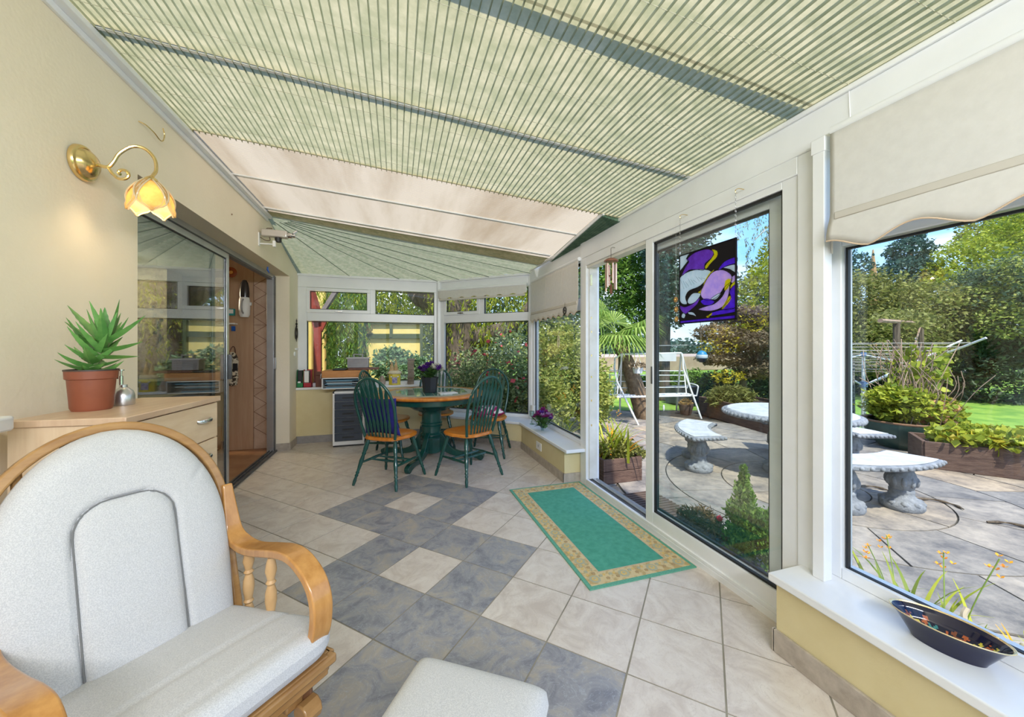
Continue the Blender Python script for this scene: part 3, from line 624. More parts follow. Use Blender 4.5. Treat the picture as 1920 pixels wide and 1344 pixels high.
def aloeleaf(mb,base,az,el,L,w,curve):
    d=Vector((math.cos(az)*math.cos(el),math.sin(az)*math.cos(el),math.sin(el))); up=Vector((0,0,1))
    side=d.cross(up).normalized(); n=14; P=[]
    for i in range(n+1):
        t=i/n; P.append(base+d*(L*t)+up*(curve*L*t*t))
    vs=[];prof=[]
    for i,p in enumerate(P):
        t=i/n; ww=w*(1.15+.5*t-.4*t*t)*(1-t**2.2)*1.1+.0008; dd_=(P[min(i+1,n)]-P[max(i-1,0)]).normalized(); nn=side.cross(dd_).normalized()
        tooth=1.10 if i%2 else .93
        vs+= [p-side*ww*tooth+nn*ww*.30,p-nn*ww*.50,p+side*ww*tooth+nn*ww*.30,p+nn*ww*.05]
    fs=[(i*4+k,i*4+(k+1)%4,i*4+4+(k+1)%4,i*4+4+k) for i in range(n) for k in range(4)]+[(3,2,1,0)]
    mb.add(vs,fs)
rr=random.Random(5)
lv=[]
for k in range(30):
    t=k/29; base=stemp[min(len(stemp)-1,int(t*(len(stemp)-1)+.5))]
    az=k*2.39996+rr.uniform(-.2,.2); el=R(8+62*max(0,t-.25)/.75)+rr.uniform(-.1,.12); L=rr.uniform(.075,.125)*(1.05 if t>.3 else .8); lv.append((Vector(base),az,el,L,rr.uniform(.010,.014),rr.uniform(.15,.45)))
rgt=Vector((_c,-_s,0)); 
# long arching leaves seen left and right in the photograph
for ang,el,L,z,cv in ((0,.10,.155,.215,.12),(0,-.05,.14,.195,.05),(PI,.45,.15,.235,.15),(PI,.75,.17,.25,.1),(PI,.05,.12,.215,.9),(0.3,.5,.15,.24,.25),(PI-.3,.2,.12,.165,.5)):
    az=math.atan2(rgt.y,rgt.x)+ang; lv.append((Vector((px_+.02,py_+.01,pz+z)),az,el,L,.013,cv))
for q in lv:
    m=MB(); aloeleaf(m,*q); m.build('leaf',ALOE,al,smooth=50)
# --- plant mister
mx_,my_=-1.03,1.865
ms_=thing('plant_mister','small round aluminium plant mister behind the aloe pot on the chest','plant mister',(mx_,my_,pz))
BR=mat('brushed_metal',(.62,.62,.63),.28,.9)
m=MB(); m.lathe([(.001,0),(.032,0),(.034,.006),(.034,.035),(.029,.055),(.017,.066),(.012,.070),(.012,.080),(.001,.082)],(mx_,my_,pz),28); m.build('tank',BR,ms_)
m=MB(); m.lathe([(.007,.08),(.007,.115),(.004,.116),(.004,.135),(.010,.136),(.010,.140),(.001,.141)],(mx_-.008,my_,pz),12); m.tube([(mx_-.008,my_,pz+.105),(mx_-.03,my_-.005,pz+.110)],.004,8); m.build('pump',CHROME,ms_)
# --- glider chair (frame of reference: e sideways, w towards its back)
K=.70710678
def G(e,w,z): return Vector(((e-w)*K,(e+w)*K,z))
EC=.425
gc=thing('glider_chair','oak glider chair with grey cushions and hooped back','armchair',G(EC,1.2,0))
def wz(z,w0=1.40): return w0+.274*(z-.42)     # reclined back plane
def half(z): return .235+.012*min(1,(z-.40)/.2) if z<.70 else .247*math.sqrt(max(0,1-((z-.70)/.335)**2))
# back cushion as a displaced sheet
def panel_d(x,z):   # signed distance to the sewn inner panel outline
    hx=.104; top=.862; r=.075; bx=abs(x)-(hx-r); bz=(z-(top-r))
    if z<top-r: return abs(x)-hx
    return math.hypot(max(bx,0),max(bz,0))-r if bx>0 or bz>0 else max(bx,bz)-r
vs=[];NU,NV=64,72; fs=[]
def bk(i,j,front):
    v=j/NV; z=.385+(1.034-.385)*v; z=min(z,1.0345)
    h=max(half(z),.004); u=-1+2*i/NU; x=u*h; 
    edge=(1-abs(u)**5)**.5*(min(1,(1.037-z)/.06))**.5
    th=.045+0
    if front:
        dsg=panel_d(x,z); gro=-.013*math.exp(-(dsg/.006)**2); puff=.014*(1-math.exp(-max(0,-dsg)/.03)); crease=-.006*math.exp(-((x-.16-(z-.86)*.9)/.006)**2)*(1 if z>.86 and x>.09 else 0)
        d=-(.012+.055*edge+gro+puff+crease)
    else: d=.012*edge
    return G(EC+x,wz(z)+d,z)
for front in (1,0):
    for j in range(NV+1):
        for i in range(NU+1): vs.append(bk(i,j,front))
M_=(NU+1)*(NV+1)
for j in range(NV):
    for i in range(NU):
        a=j*(NU+1)+i; fs.append((a,a+1,a+NU+2,a+NU+1)); a+=M_; fs.append((a+NU+1,a+NU+2,a+1,a))
for j in range(NV):
    a=j*(NU+1); fs.append((a+NU+1,a+NU+1+M_,a+M_,a)); a+=NU; fs.append((a,a+M_,a+NU+1+M_,a+NU+1))
for i in range(NU): fs.append((i,i+M_,i+1+M_,i+1)); a=NV*(NU+1)+i; fs.append((a+1,a+1+M_,a+M_,a))
m=MB(); m.add(vs,fs); bc=m.build('back_cushion',FAB,gc,smooth=70)
pts=[]
outl=[(-.104,z) for z in np.linspace(.40,.787,12)]+[(-.029-.075*math.cos(t),.787+.075*math.sin(t)) for t in np.linspace(0,PI/2,7)[1:]]+[(.029+.075*math.sin(t),.787+.075*math.cos(t)) for t in np.linspace(0,PI/2,7)]+[(.104,z) for z in np.linspace(.78,.40,12)]
for x_,z_ in outl: pts.append(G(EC+x_,wz(z_)-.0605,z_))
m=MB(); m.tube(pts,.0020,6); m.build('seam',SEAM,bc)
# seat cushion
def sc_(i,j,top):
    u=-1+2*i; v=j; wf,wb_=.958,1.415; w=wf+(wb_-wf)*v; h=.332-.095*v; x=u*h
    rr_=1-abs(u)**8; rv=1-abs(2*v-1)**9
    if u>0 and v<.3: pass
    corner=max(0,(abs(u)-.72)/.28)**2*max(0,(.35-v)/.35)**2
    w+=corner*.055; x*=1-corner*.05
    e_=(max(0,rr_)*max(0,rv))**.45
    zc=.425-.035*v
    seam=-.006*(math.exp(-((v-.42)/.018)**2)+math.exp(-((v-.13)/.018)**2)*.6)
    z=zc+(.022+.036*e_+seam*e_+.008*math.cos(u*PI/2) if top else -.035*e_)
    return G(EC+x,w,z)
m=MB(); m.grid(lambda i,j:sc_(i,j,1),56,40); m.grid(lambda i,j:sc_(1-i,j,0),56,40)
NUx,NVx=56,40; vsn=[]
seat_edge=[]
for (i,j) in [(k/56,0) for k in range(56)]+[(1,k/40) for k in range(40)]+[(1-k/56,1) for k in range(56)]+[(0,1-k/40) for k in range(40)]: seat_edge.append((sc_(i,j,1),sc_(i,j,0)))
nE=len(seat_edge); m.add([p for q in seat_edge for p in q],[(2*k,2*k+1,(2*k+3)%(2*nE),(2*k+2)%(2*nE)) for k in range(nE)])
m.build('seat_cushion',FAB,gc,smooth=80)
# hooped frame
hoop=[]
for k in range(41):
    t=-1+2*k/40; 
    ang=PI*(1-abs(0)) 
zs_=[.36,.45,.55,.65,.72]
left=[(-(.258),z) for z in zs_]; arc=[(-.260*math.cos(a),.74+.300*math.sin(a)) for a in np.linspace(0,PI,29)]; right=[(.258,z) for z in reversed(zs_)]
path=[G(EC+x_,wz(z_)+.022,z_) for x_,z_ in left+arc+right]
m=MB(); m.strip(path,.048,.026,G(0,1,-.27)-G(0,0,0)); m.build('back_hoop',PINE,gc,bevel=.006,seg=3,smooth=50)
for x_ in (-.17,-.085,0,.085,.17):
    zt=.74+.288*math.sqrt(1-(x_/.262)**2); m=MB(); m.tube([G(EC+x_,wz(.36)+.03,.36),G(EC+x_,wz((zt+.36)/2)+.034,(zt+.36)/2),G(EC+x_,wz(zt)+.028,zt)],[.012,.014,.010],10); m.build('back_spindle',PINE,gc)
# bent arms
for sgn in (-1,1):
    e=EC+(.268 if sgn>0 else -.244)
    raw=[(1.500,.80),(1.478,.72),(1.45,.645),(1.405,.615),(1.33,.612),(1.22,.625),(1.13,.642),(1.05,.640),(.985,.60),(.955,.54),(.96,.48),(.985,.43)]
    pts=cr_([G(e+sgn*(.0 if w>1.42 else .004-.016*max(0,min(1,(1.35-w)/.3))),w+(.012 if w<1.1 else 0),z+(.018*max(0,min(1,(1.35-w)/.15)) if sgn>0 and z>.5 else (-.02 if sgn<0 and z>.5 else 0))) for w,z in raw],5)
    nn=len(pts); ws=[.030+.030*min(1,i/(nn*.25)) for i in range(nn)]
    m=MB(); m.strip(pts,ws,.024,G(1,0,0)-G(0,0,0)); ar=m.build('armrest',BENT,gc,bevel=.005,seg=3,smooth=60)
    for w,zt in ((1.365,.603),(1.225,.615)):
        z0=.345; L=zt-z0; c=G(e+sgn*(.004-.016*max(0,(1.35-w)/.3)),w,0)
        prof=[(.009,0),(.014,.05),(.016,.22),(.010,.30),(.015,.33),(.011,.36),(.017,.50),(.016,.60),(.010,.68),(.015,.71),(.010,.74),(.017,.85),(.013,.95),(.009,1)]
        m=MB(); m.lathe([(r,z0+h*L) for r,h in prof],(c.x,c.y,0),14); m.build('arm_spindle',mat('light_turned_beech',(.50,.29,.12),.4,col2=(.60,.38,.18),scale=8),gc)
# seat frame and glider base
m=MB()
fr=[G(EC-.285,.985,.36),G(EC+.285,.985,.36),G(EC+.262,1.43,.335),G(EC-.262,1.43,.335)]
for k in range(4): m.beam(fr[k],fr[(k+1)%4],.024,.055)
m.build('seat_frame',PINE,gc,bevel=.004)
m=MB(); m.beam(G(EC-.305,.985,.372),G(EC+.305,.985,.372),.045,.026); m.beam(G(EC+.29,.98,.372),G(EC+.275,1.12,.372),.045,.026); m.build('front_rail',PINE,gc,bevel=.006)
for sgn in (-1,1):
    e=EC+sgn*.215
    m=MB(); m.beam(G(e,.93,.04),G(e,1.55,.04),.045,.05); m.beam(G(e,1.06,.05),G(e,1.13,.29),.04,.045,G(0,1,0)); m.beam(G(e,1.42,.05),G(e,1.36,.27),.04,.045,G(0,1,0)); m.beam(G(e,1.02,.285),G(e,1.45,.265),.05,.035)
    m.build('base_side',PINE,gc,bevel=.006)
    m=MB(); m.beam(G(e+sgn*.035,1.03,.31),G(e+sgn*.035,1.00,.12),.016,.035); m.beam(G(e+sgn*.035,1.40,.30),G(e+sgn*.035,1.37,.12),.016,.035); m.beam(G(e+sgn*.035,.97,.12),G(e+sgn*.035,1.42,.12),.018,.04)
    m.build('swing_link',mat('dark_link_wood',(.16,.07,.03),.4),gc,bevel=.004)
    m=MB(); c=G(e,1.0,.255); m.tube([c,c+(G(sgn*.05,0,0)-G(0,0,0))],.03,10); m.build('link_block',PINE,gc,bevel=.004)
m=MB(); m.beam(G(EC-.2,1.0,.06),G(EC+.2,1.0,.06),.04,.04); m.beam(G(EC-.2,1.5,.06),G(EC+.2,1.5,.06),.04,.04); m.build('base_crossbar',PINE,gc,bevel=.005)
m=MB(); c=G(EC+.302,1.01,.362); m.lathe([(.007,0),(.007,.004)],c,10,axis=G(1,0,0)); m.build('bolt_cap',BLACK,gc)
# --- footstool
fx,fy=Vector((.83,-.56,0)).normalized(),Vector((-.56,-.83,0)).normalized()
c0=Vector((.075,1.10,0))-fx*.0+fy*.01; SW,SD=.375,.36
fs_=thing('footstool','grey cushioned glider footstool in front of the chair','footstool',c0+fx*SW/2+fy*SD/2)
def ft(i,j,top):
    u=2*i-1; v=2*j-1; w=SW/2; d=SD/2
    r=.17; au,av=abs(u),abs(v); 
    k=max(0,(au-(1-r))/r); l=max(0,(av-(1-r))/r); hyp=math.hypot(k,l); f=1 if hyp<=1 or k==0 or l==0 else 1/hyp
    uu=math.copysign(min(au,1-r)+ (k*f*r if au>1-r else 0),u) ; vv=math.copysign(min(av,1-r)+(l*f*r if av>1-r else 0),v)
    ed=(max(0,1-au**10)*max(0,1-av**10))**.5
    z=.385+(.042*ed if top else -.035*ed)+(.006*(1-u*u)*(1-v*v) if top else 0)
    p=Vector(fs_.location)+fx*(uu*w)+fy*(vv*d); return (p.x,p.y,z)
m=MB(); m.grid(lambda i,j:ft(i,j,1),44,44); m.grid(lambda i,j:ft(1-i,j,0),44,44); m.build('cushion',FAB,fs_,smooth=80)
m=MB(); o=Vector(fs_.location)
cor=[o+fx*a*.15+fy*b*.14 for a,b in ((-1,-1),(1,-1),(1,1),(-1,1))]
for k in range(4): m.beam(cor[k]+Vector((0,0,.33)),cor[(k+1)%4]+Vector((0,0,.33)),.022,.04)
m.build('seat_frame',PINE,fs_,bevel=.004)
for s in (-1,1):
    m=MB(); b0=o+fx*s*.13
    m.beam(b0-fy*.17+Vector((0,0,.025)),b0+fy*.17+Vector((0,0,.025)),.04,.045); m.beam(b0-fy*.09+Vector((0,0,.03)),b0-fy*.06+Vector((0,0,.33)),.035,.035,fy); m.beam(b0+fy*.09+Vector((0,0,.03)),b0+fy*.06+Vector((0,0,.33)),.035,.035,fy); m.build('base_side',PINE,fs_,bevel=.005)
# --- rug
rg=MB(); rx0,rx1,ry0,ry1=.975,1.672,1.745,3.195
rg.box(rx0,rx1,ry0,ry1,.0006,.007)
def ring_(d0,d1,z,mi):
    rg.cur=mi
    a,b,c,d=rx0+d0,rx1-d0,ry0+d0,ry1-d0; e_,f,g_,h=rx0+d1,rx1-d1,ry0+d1,ry1-d1
    for q in ((a,b,c,g_),(a,b,h,d),(a,e_,g_,h),(f,b,g_,h)): rg.box(q[0],q[1],q[2],q[3],.006,z)
ring_(.022,.118,.0085,1); ring_(.118,.126,.0082,2)
rg.cur=3; rg.box(rx0+.126,rx1-.126,ry0+.126,ry1-.126,.006,.0083)
GOLDR=mat('gold_rug_border',(.50,.36,.16),.95,col2=(.64,.51,.28),scale=30,detail=2,lo=.42,hi=.52,bump=.3,bscale=200)
# motifs on the border
def motif(x,y,s,mi,k=8):
    rg.cur=mi; pts=[(x+s*math.cos(2*PI*i/k),y+s*math.sin(2*PI*i/k)) for i in range(k)]; rg.prism(pts,.006,.0093+.0003*((mi*7+k)%5)+(.0016 if s<.02 else 0)+(.0008 if s<.01 else 0))
q=0; y=ry0+.07
while y<ry1-.04:
    for x in (rx0+.07,rx1-.07):
        if q%3==0: motif(x,y,.034,4); motif(x,y,.019,5,6); motif(x,y,.009,4,6)
        else:
            motif(x-.018,y+.012,.012,4,5); motif(x+.018,y-.012,.012,6,5); motif(x,y+.018,.007,5,5); motif(x+.02,y+.02,.008,4,4); motif(x-.022,y-.016,.009,5,4)
    q+=1; y+=.0595
x=rx0+.13; q=1
while x<rx1-.1:
    for y in (ry0+.07,ry1-.07):
        if q%3==0: motif(x,y,.034,4); motif(x,y,.019,5,6); motif(x,y,.009,4,6)
        else: motif(x-.014,y+.016,.012,4,5); motif(x+.016,y-.014,.012,6,5); motif(x+.01,y+.02,.008,5,4)
    q+=1; x+=.062
ro=rg.build('rug',[mat('green_rug_edge',(.09,.32,.22),.95,col2=(.14,.40,.29),scale=120),GOLDR,mat('rug_pink_line',(.55,.42,.28),.95),mat('green_rug_field',(.055,.30,.205),.95,col2=(.085,.37,.26),scale=26,detail=8,bump=.25,bscale=300),mat('rug_grey_motif',(.42,.41,.28),.95),mat('rug_gold_motif',(.66,.47,.17),.95),mat('rug_brown_motif',(.42,.30,.15),.95)],smooth=0)
tag(ro,'green rug with gold patterned border on the floor along the sliding door','rug')
# --- dining table
TX,TY=.40,4.45
tb=thing('dining_table','round pedestal dining table, honey pine rim and green tiled top','table',(TX,TY,0))
m=MB(); m.lathe([(.40,.728),(.60,.728),(.617,.736),(.622,.748),(.618,.758),(.605,.764),(.50,.764)],(TX,TY,0),72); m.build('table_top',SEATW,tb,smooth=40)
TT=mat('green_table_tile',(.03,.15,.13),.10,col2=(.07,.24,.20),scale=14,coat=.8)
m=MB(); m.lathe([(.001,.764),(.50,.764),(.50,.7655),(.001,.7655)],(TX,TY,0),64); m.build('tiled_inlay',mat('pale_tile_joint',(.35,.36,.30),.6),tb)
m=MB()
for i in range(-6,6):
    for j in range(-6,6):
        if math.hypot((i+.5)*.1,(j+.5)*.1)<.43: m.box(TX+i*.1+.003,TX+i*.1+.097,TY+j*.1+.003,TY+j*.1+.097,.765,.7672)
m.build('tiles',TT,tb,smooth=0)
m=MB(); m.lathe([(.50,.728),(.53,.728),(.53,.665),(.50,.66),(.001,.66)],(TX,TY,0),64); m.build('apron',GREEN,tb)
m=MB(); m.lathe([(.001,.665),(.40,.665),(.34,.63),(.22,.575),(.20,.56),(.10,.555),(.001,.555)],(TX,TY,0),8); m.build('support_block',GREEN,tb,smooth=20)
m=MB(); m.lathe([(.12,.56),(.135,.55),(.115,.53),(.108,.51),(.112,.46),(.112,.42),(.125,.412),(.125,.40),(.112,.395),(.112,.385),(.125,.378),(.125,.366),(.112,.36),(.108,.30),(.125,.28),(.125,.27),(.115,.262),(.13,.245),(.13,.235),(.118,.228)],(TX,TY,0),32)
m.lathe([(.118,.23),(.122,.22),(.122,.07),(.10,.06)],(TX,TY,0),8); m.build('pedestal',GREEN,tb,smooth=35)
for k in range(4):
    a=R(-118+90*k); d=Vector((math.cos(a),math.sin(a),0)); n_=Vector((-d.y,d.x,0)); o=Vector((TX,TY,0))
    top=cr_([o+d*.10+Vector((0,0,.31)),o+d*.15+Vector((0,0,.27)),o+d*.24+Vector((0,0,.14)),o+d*.34+Vector((0,0,.09)),o+d*.47+Vector((0,0,.09)),o+d*.58+Vector((0,0,.085)),o+d*.635+Vector((0,0,.06)),o+d*.63+Vector((0,0,.02))],4)
    bot=cr_([o+d*.10+Vector((0,0,.08)),o+d*.15+Vector((0,0,.085)),o+d*.24+Vector((0,0,.05)),o+d*.34+Vector((0,0,.03)),o+d*.47+Vector((0,0,.035)),o+d*.55+Vector((0,0,.02)),o+d*.585+Vector((0,0,.004)),o+d*.61+Vector((0,0,.001))],4)
    ring_pts=top+bot[::-1]; m=MB(); nT=len(top); w=.026
    vs=[]
    for p,q in zip(top,bot): vs+=[p-n_*w,p+n_*w,q+n_*w,q-n_*w]
    fs=[(i*4+j,i*4+(j+1)%4,i*4+4+(j+1)%4,i*4+4+j) for i in range(nT-1) for j in range(4)]+[(3,2,1,0),tuple((nT-1)*4+k2 for k2 in range(4))]
    m.add(vs,fs); m.build('foot',GREEN,tb,bevel=.006,smooth=40)
# --- windsor chairs, built once at the origin facing +Y
def windsor():
    t=thing('windsor_chair','', 'chair',(0,0,0),group='green windsor chairs round the table')
    # seat
    out=[]
    for k in range(48):
        a=2*PI*k/48; c,s=math.cos(a),math.sin(a)
        r=1/((abs(c)**3.2+abs(s)**3.2)**(1/3.2)); x=r*c*(.225 if s>-.2 else .205); y=r*s*.21-(.012*math.cos(2*a) if s>0 else 0); out.append((x,y))
    m=MB(); n=48
    rings=[(.90,.418),(1.0,.428),(1.0,.446),(.95,.455),(.80,.452),(.45,.444),(.01,.443)]
    vs=[(x*k,y*k,z) for k,z in rings for x,y in out]
    fs=[(i*n+k,i*n+(k+1)%n,(i+1)*n+(k+1)%n,(i+1)*n+k) for i in range(len(rings)-1) for k in range(n)]+[tuple(range(n-1,-1,-1))]
    m.add(vs,fs); m.build('seat',SEATW,t,smooth=50)
    legs=[]
    for sx in (-1,1):
        for sy in (-1,1):
            a=Vector((sx*.145,sy*.135,.425)); b=Vector((sx*.235,sy*.235-(.01 if sy<0 else 0),.0)); d=b-a; m=MB()
            prof=[(0,.012),(.08,.017),(.22,.021),(.30,.015),(.33,.020),(.36,.014),(.48,.021),(.60,.017),(.70,.013),(.73,.018),(.76,.012),(.79,.017),(.82,.012),(.90,.016),(1,.011)]
            m.tube([a+d*t_ for t_,_ in prof],[r for _,r in prof],10); m.build('leg',GREEN,t,smooth=50)
            legs.append((sx,sy,a,b))
    L=lambda sx,sy,z:[a+(b-a)*((.425-z)/.425) for x_,y_,a,b in legs if x_==sx and y_==sy][0]
    for sx in (-1,1):
        p,q=L(sx,-1,.20),L(sx,1,.20); m=MB(); m.tube([p,p+(q-p)*.5,q],[.009,.015,.009],8); m.build('stretcher',GREEN,t)
    for f in (.36,.64):
        p=L(-1,-1,.20)*(1-f)+L(-1,1,.20)*f; q=L(1,-1,.20)*(1-f)+L(1,1,.20)*f; m=MB(); m.tube([p,(p+q)/2,q],[.008,.013,.008],8); m.build('stretcher',GREEN,t)
    # hoop: leans back
    def B(x,z): return Vector((x,-.165-.20*(z-.44)-.10*max(0,z-.62),z))
    hp=[B(sx_*w,z) for sx_,w,z in ((-1,.165,.44),(-1,.178,.50),(-1,.195,.60),(-1,.205,.70))]
    hp+= [B(-.207*math.cos(a),.76+.245*math.sin(a)) for a in np.linspace(0,PI,17)]
    hp+= [B(w,z) for w,z in ((.205,.70),(.195,.60),(.178,.50),(.165,.44))]
    m=MB(); m.tube(hp,.0135,10); m.build('back_hoop',GREEN,t,smooth=60)
    for k in range(7):
        f=(k-3)/3; x0=f*.115; x1=f*.152; zt=.76+.24*math.sqrt(1-(x1/.207)**2); 
        p=B(x0,.442)+Vector((0,.004,0)); q=B(x1,zt); m=MB(); prof=[(0,.007),(.10,.008),(.2,.014),(.27,.0155),(.34,.010),(.6,.0125),(.82,.0185),(.87,.016),(.93,.007),(1,.006)]
        pts=[]; 
        for t_,_ in prof: z=.442+(zt-.442)*t_; pts.append(B(x0+(x1-x0)*t_,z))
        m.strip(pts,[2*w for _,w in prof],.009,(1,0,0)); m.build('arrow_slat',GREEN,t,bevel=.002,smooth=50)
    return t
wc=windsor()
def place(o,x,y,f,label):
    o.location=(x,y,0); o.rotation_euler=(0,0,math.atan2(f[1],f[0])-PI/2); o['label']=label
spots=[(-.045,3.80,(.58,.81),'green windsor chair nearest the drawer tower, blue cushion behind its slats'),
(.70,3.70,(-.50,.87),'green windsor chair on near right of the table, honey seat clear and empty'),
(1.08,4.42,(-.42,-.90),'green windsor chair by the angled bay sill, magenta patterned cushion on its seat'),
(.50,4.92,(-.10,-1.0),'green windsor chair behind the table, mostly hidden by the purple flowers'),
(-.07,4.64,(.92,-.30),'green windsor chair tucked in at the left of the table behind the drawer-side chair')]
chairs=[]
for k,(x,y,f,lab) in enumerate(spots):
    o=wc if k==0 else copy_tree(wc); place(o,x,y,f,lab); chairs.append(o)
def cushion(name,lab,cat,c,ux,uy,uz,w,h,t,m_,edge=None):
    c=Vector(c); ux=Vector(ux).normalized(); uy=Vector(uy).normalized(); uz=Vector(uz).normalized()
    def fn(i,j,s):
        u=2*i-1; v=2*j-1; p=.06; uu=u*(1-p*(1-v*v)*0-.07*(v*v)*0) ; sh=1-.09*(1-u*u)*abs(v)-.0; sw=1-.09*(1-v*v)*abs(u)
        e=(max(0,1-u**4)*max(0,1-v**4))**.6
        return c+ux*(uu*w/2*sw)+uy*(v*h/2*sh)+uz*(s*t/2*e)
    m=MB(); m.grid(lambda i,j:fn(i,j,1),20,20); m.cur=1 if edge else 0; m.grid(lambda i,j:fn(1-i,j,-1),20,20)
    return tag(m.build(name,[m_,edge] if edge else m_,smooth=80),lab,cat)
f=Vector((.58,.81,0)).normalized(); rt=Vector((f.y,-f.x,0))
NB=mat('navy_cushion',(.012,.02,.17),.85,col2=(.02,.03,.24),scale=12); 
cushion('cushion','royal blue cushion standing against the slats of the near left chair','cushion',Vector((-.045,3.80,.635))-f*.118-rt*.03,rt,Vector((0,0,1))-f*.20,f,.40,.37,.10,NB,mat('deep_navy_back',(.012,.02,.17),.85,col2=(.03,.02,.22),scale=18))
cushion('cushion','magenta and white patterned cushion on the chair by the angled bay','cushion',(1.075,4.44,.50),(1,.1,0),(0,1,0),(0,0,1),.36,.34,.13,mat('magenta_print',(.30,.01,.10),.85,col2=(.75,.68,.66),scale=13,detail=1,lo=.48,hi=.52))
# --- things on the table
def flowers(parent,c,r,h,nst,cols,seed,fr=.02,leafc=(.05,.14,.03)):
    rr=random.Random(seed); c=Vector(c)
    m=MB(); mb=MB()
    for k in range(nst):
        a=rr.uniform(0,2*PI); rad=r*math.sqrt(rr.random()); hh=h*(1-.45*(rad/r)**2)*rr.uniform(.85,1.05)
        p=c+Vector((math.cos(a)*rad,math.sin(a)*rad,hh)); m.tube([c+Vector((math.cos(a)*rad*.2,math.sin(a)*rad*.2,0)),(c+p)/2+Vector((0,0,h*.1)),p],.0016,4)
        ci=rr.randrange(len(cols)); q=MB(); s=fr*rr.uniform(.8,1.2)
        for j in range(9):
            b=j*2.4; el=.2+.9*(j/9); d=Vector((math.cos(b)*math.cos(el),math.sin(b)*math.cos(el),math.sin(el))); sd=d.cross(Vector((0,0,1))).normalized()
            q.add([p,p+d*s*.7+sd*s*.45,p+d*s*1.15+Vector((0,0,.1*s)),p+d*s*.7-sd*s*.45],[(0,1,2),(0,2,3)])
        q.build('blossom',cols[ci],parent,smooth=0)
    m.build('stems',mat('flower_stem',(.06,.16,.04),.6),parent)
    q=MB()
    for k in range(int(nst*3)):
        a=rr.uniform(0,2*PI); rad=r*rr.uniform(.2,1.05); z=h*rr.uniform(.15,.7); p=c+Vector((math.cos(a)*rad,math.sin(a)*rad,z)); d=Vector((math.cos(a),math.sin(a),rr.uniform(-.2,.9))).normalized(); sd=d.cross(Vector((0,0,1))).normalized(); s=fr*rr.uniform(.9,1.6)
        q.add([p-d*s,p+sd*s*.4,p+d*s,p-sd*s*.4],[(0,1,2,3)])
    q.build('leaves',mat('posy_leaf',leafc,.6,col2=(.12,.25,.06),island=1,trans=.2),parent,smooth=0)
PUR=mat('purple_petal',(.07,.012,.20),.6,trans=.25,col2=(.14,.03,.34),scale=40); WHF=mat('white_petal',(.7,.72,.6),.6,trans=.2); MAG=mat('magenta_petal',(.25,.02,.16),.6,trans=.25); LILF=mat('lilac_petal',(.42,.25,.45),.6,trans=.25)
fp=aty(806,735,4.38); fpx,fpy=.375,4.37
tp=thing('potted_flowers','purple and white flowers in a black plastic pot on the dining table','potted plant',(fpx,fpy,.767))
m=MB(); m.lathe([(.001,.001),(.074,0),(.078,.006),(.094,.165),(.099,.165),(.100,.178),(.092,.178),(.088,.155),(.001,.15)],(fpx,fpy,.767),8,cap=False); m.build('pot',mat('black_pot',(.02,.024,.032),.35),tp,smooth=25)
m=MB(); m.lathe([(.001,.157),(.088,.157)],(fpx,fpy,.767),16,cap=False); m.build('soil',SOIL,tp)
flowers(tp,(fpx,fpy,.92),.13,.17,46,[PUR,PUR,PUR,WHF],3,.042)
m=MB(); c=Vector((.56,4.22,.768)); m.beam(c+Vector((-.10,-.01,.004)),c+Vector((.10,.02,.004)),.14,.008); m.cur=1; m.beam(c+Vector((-.085,-.02,.0095)),c+Vector((.07,.005,.0095)),.115,.004)
tag(m.build('magazine',[mat('paper',(.75,.75,.76),.6),mat('paper_print',(.45,.47,.55),.5,col2=(.75,.75,.78),scale=22)],bevel=.001),'white papers lying on the dining table right of the flower pot','paper')
# --- drawer tower under the high sill
dt=thing('drawer_tower','white metal drawer tower with six navy drawers under the bay window','drawer unit',(-.58,5.40,0))
DX0,DX1,DY0,DY1=-.775,-.395,5.245,5.585
m=MB(); m.box(DX0,DX0+.022,DY0,DY1,.02,.715); m.box(DX1-.022,DX1,DY0,DY1,.02,.715); m.box(DX0,DX1,DY0+.003,DY1,.02,.07); m.box(DX0,DX1,DY0,DY1,.69,.715); m.box(DX0+.01,DX1-.01,DY0+.015,DY1,.07,.69)
m.build('cabinet_body',WHITE,dt,bevel=.002)
m=MB(); m.box(DX0+.004,DX1-.004,DY0+.01,DY1-.01,0,.02); m.build('plinth',BLACK,dt)
for k in range(6):
    z0=.075+k*.1022; m=MB(); m.box(DX0+.025,DX1-.025,DY0-.006,DY0+.012,z0,z0+.096); m.box(DX0+.025,DX1-.025,DY0-.012,DY0-.004,z0+.086,z0+.096); q=m.build('drawer',DNAVY,dt,bevel=.002)
    m=MB(); m.box(-.66,-.52,DY0-.009,DY0-.0055,z0+.036,z0+.055); m.build('drawer_pull',BLACK,q,bevel=.001)
# open tray, board and things on it
tt=thing('paper_tray','white open tray crammed with blue and white papers on the drawer tower','tray',(-.60,5.45,.716))
m=MB(); x0,x1,y0,y1,z0,z1=-.90,-.38,5.23,5.60,.749,.895
m.box(x0,x1,y0,y1,z0,z0+.012); m.box(x0,x1,y0,y1,z1-.012,z1); m.box(x0,x0+.012,y0,y1,z0,z1); m.box(x1-.012,x1,y0,y1,z0,z1); m.box(x0,x1,y1-.01,y1,z0,z1)
m.build('tray_box',WHITE,tt,bevel=.002)
rr=random.Random(9); PAP=[mat('paper_a',(.16,.36,.50),.6),mat('paper_b',(.6,.66,.68),.6),mat('paper_c',(.06,.08,.10),.5),mat('paper_d',(.30,.45,.52),.6)]
for k in range(9):
    zz=z0+.014+k*.0115; a=rr.uniform(x0+.02,x0+.08); b=rr.uniform(-.56,-.43); m=MB(); m.box(a,b,y0+rr.uniform(.01,.05),y1-.03,zz,zz+rr.uniform(.004,.010)); m.build('papers',PAP[k%4],tt)
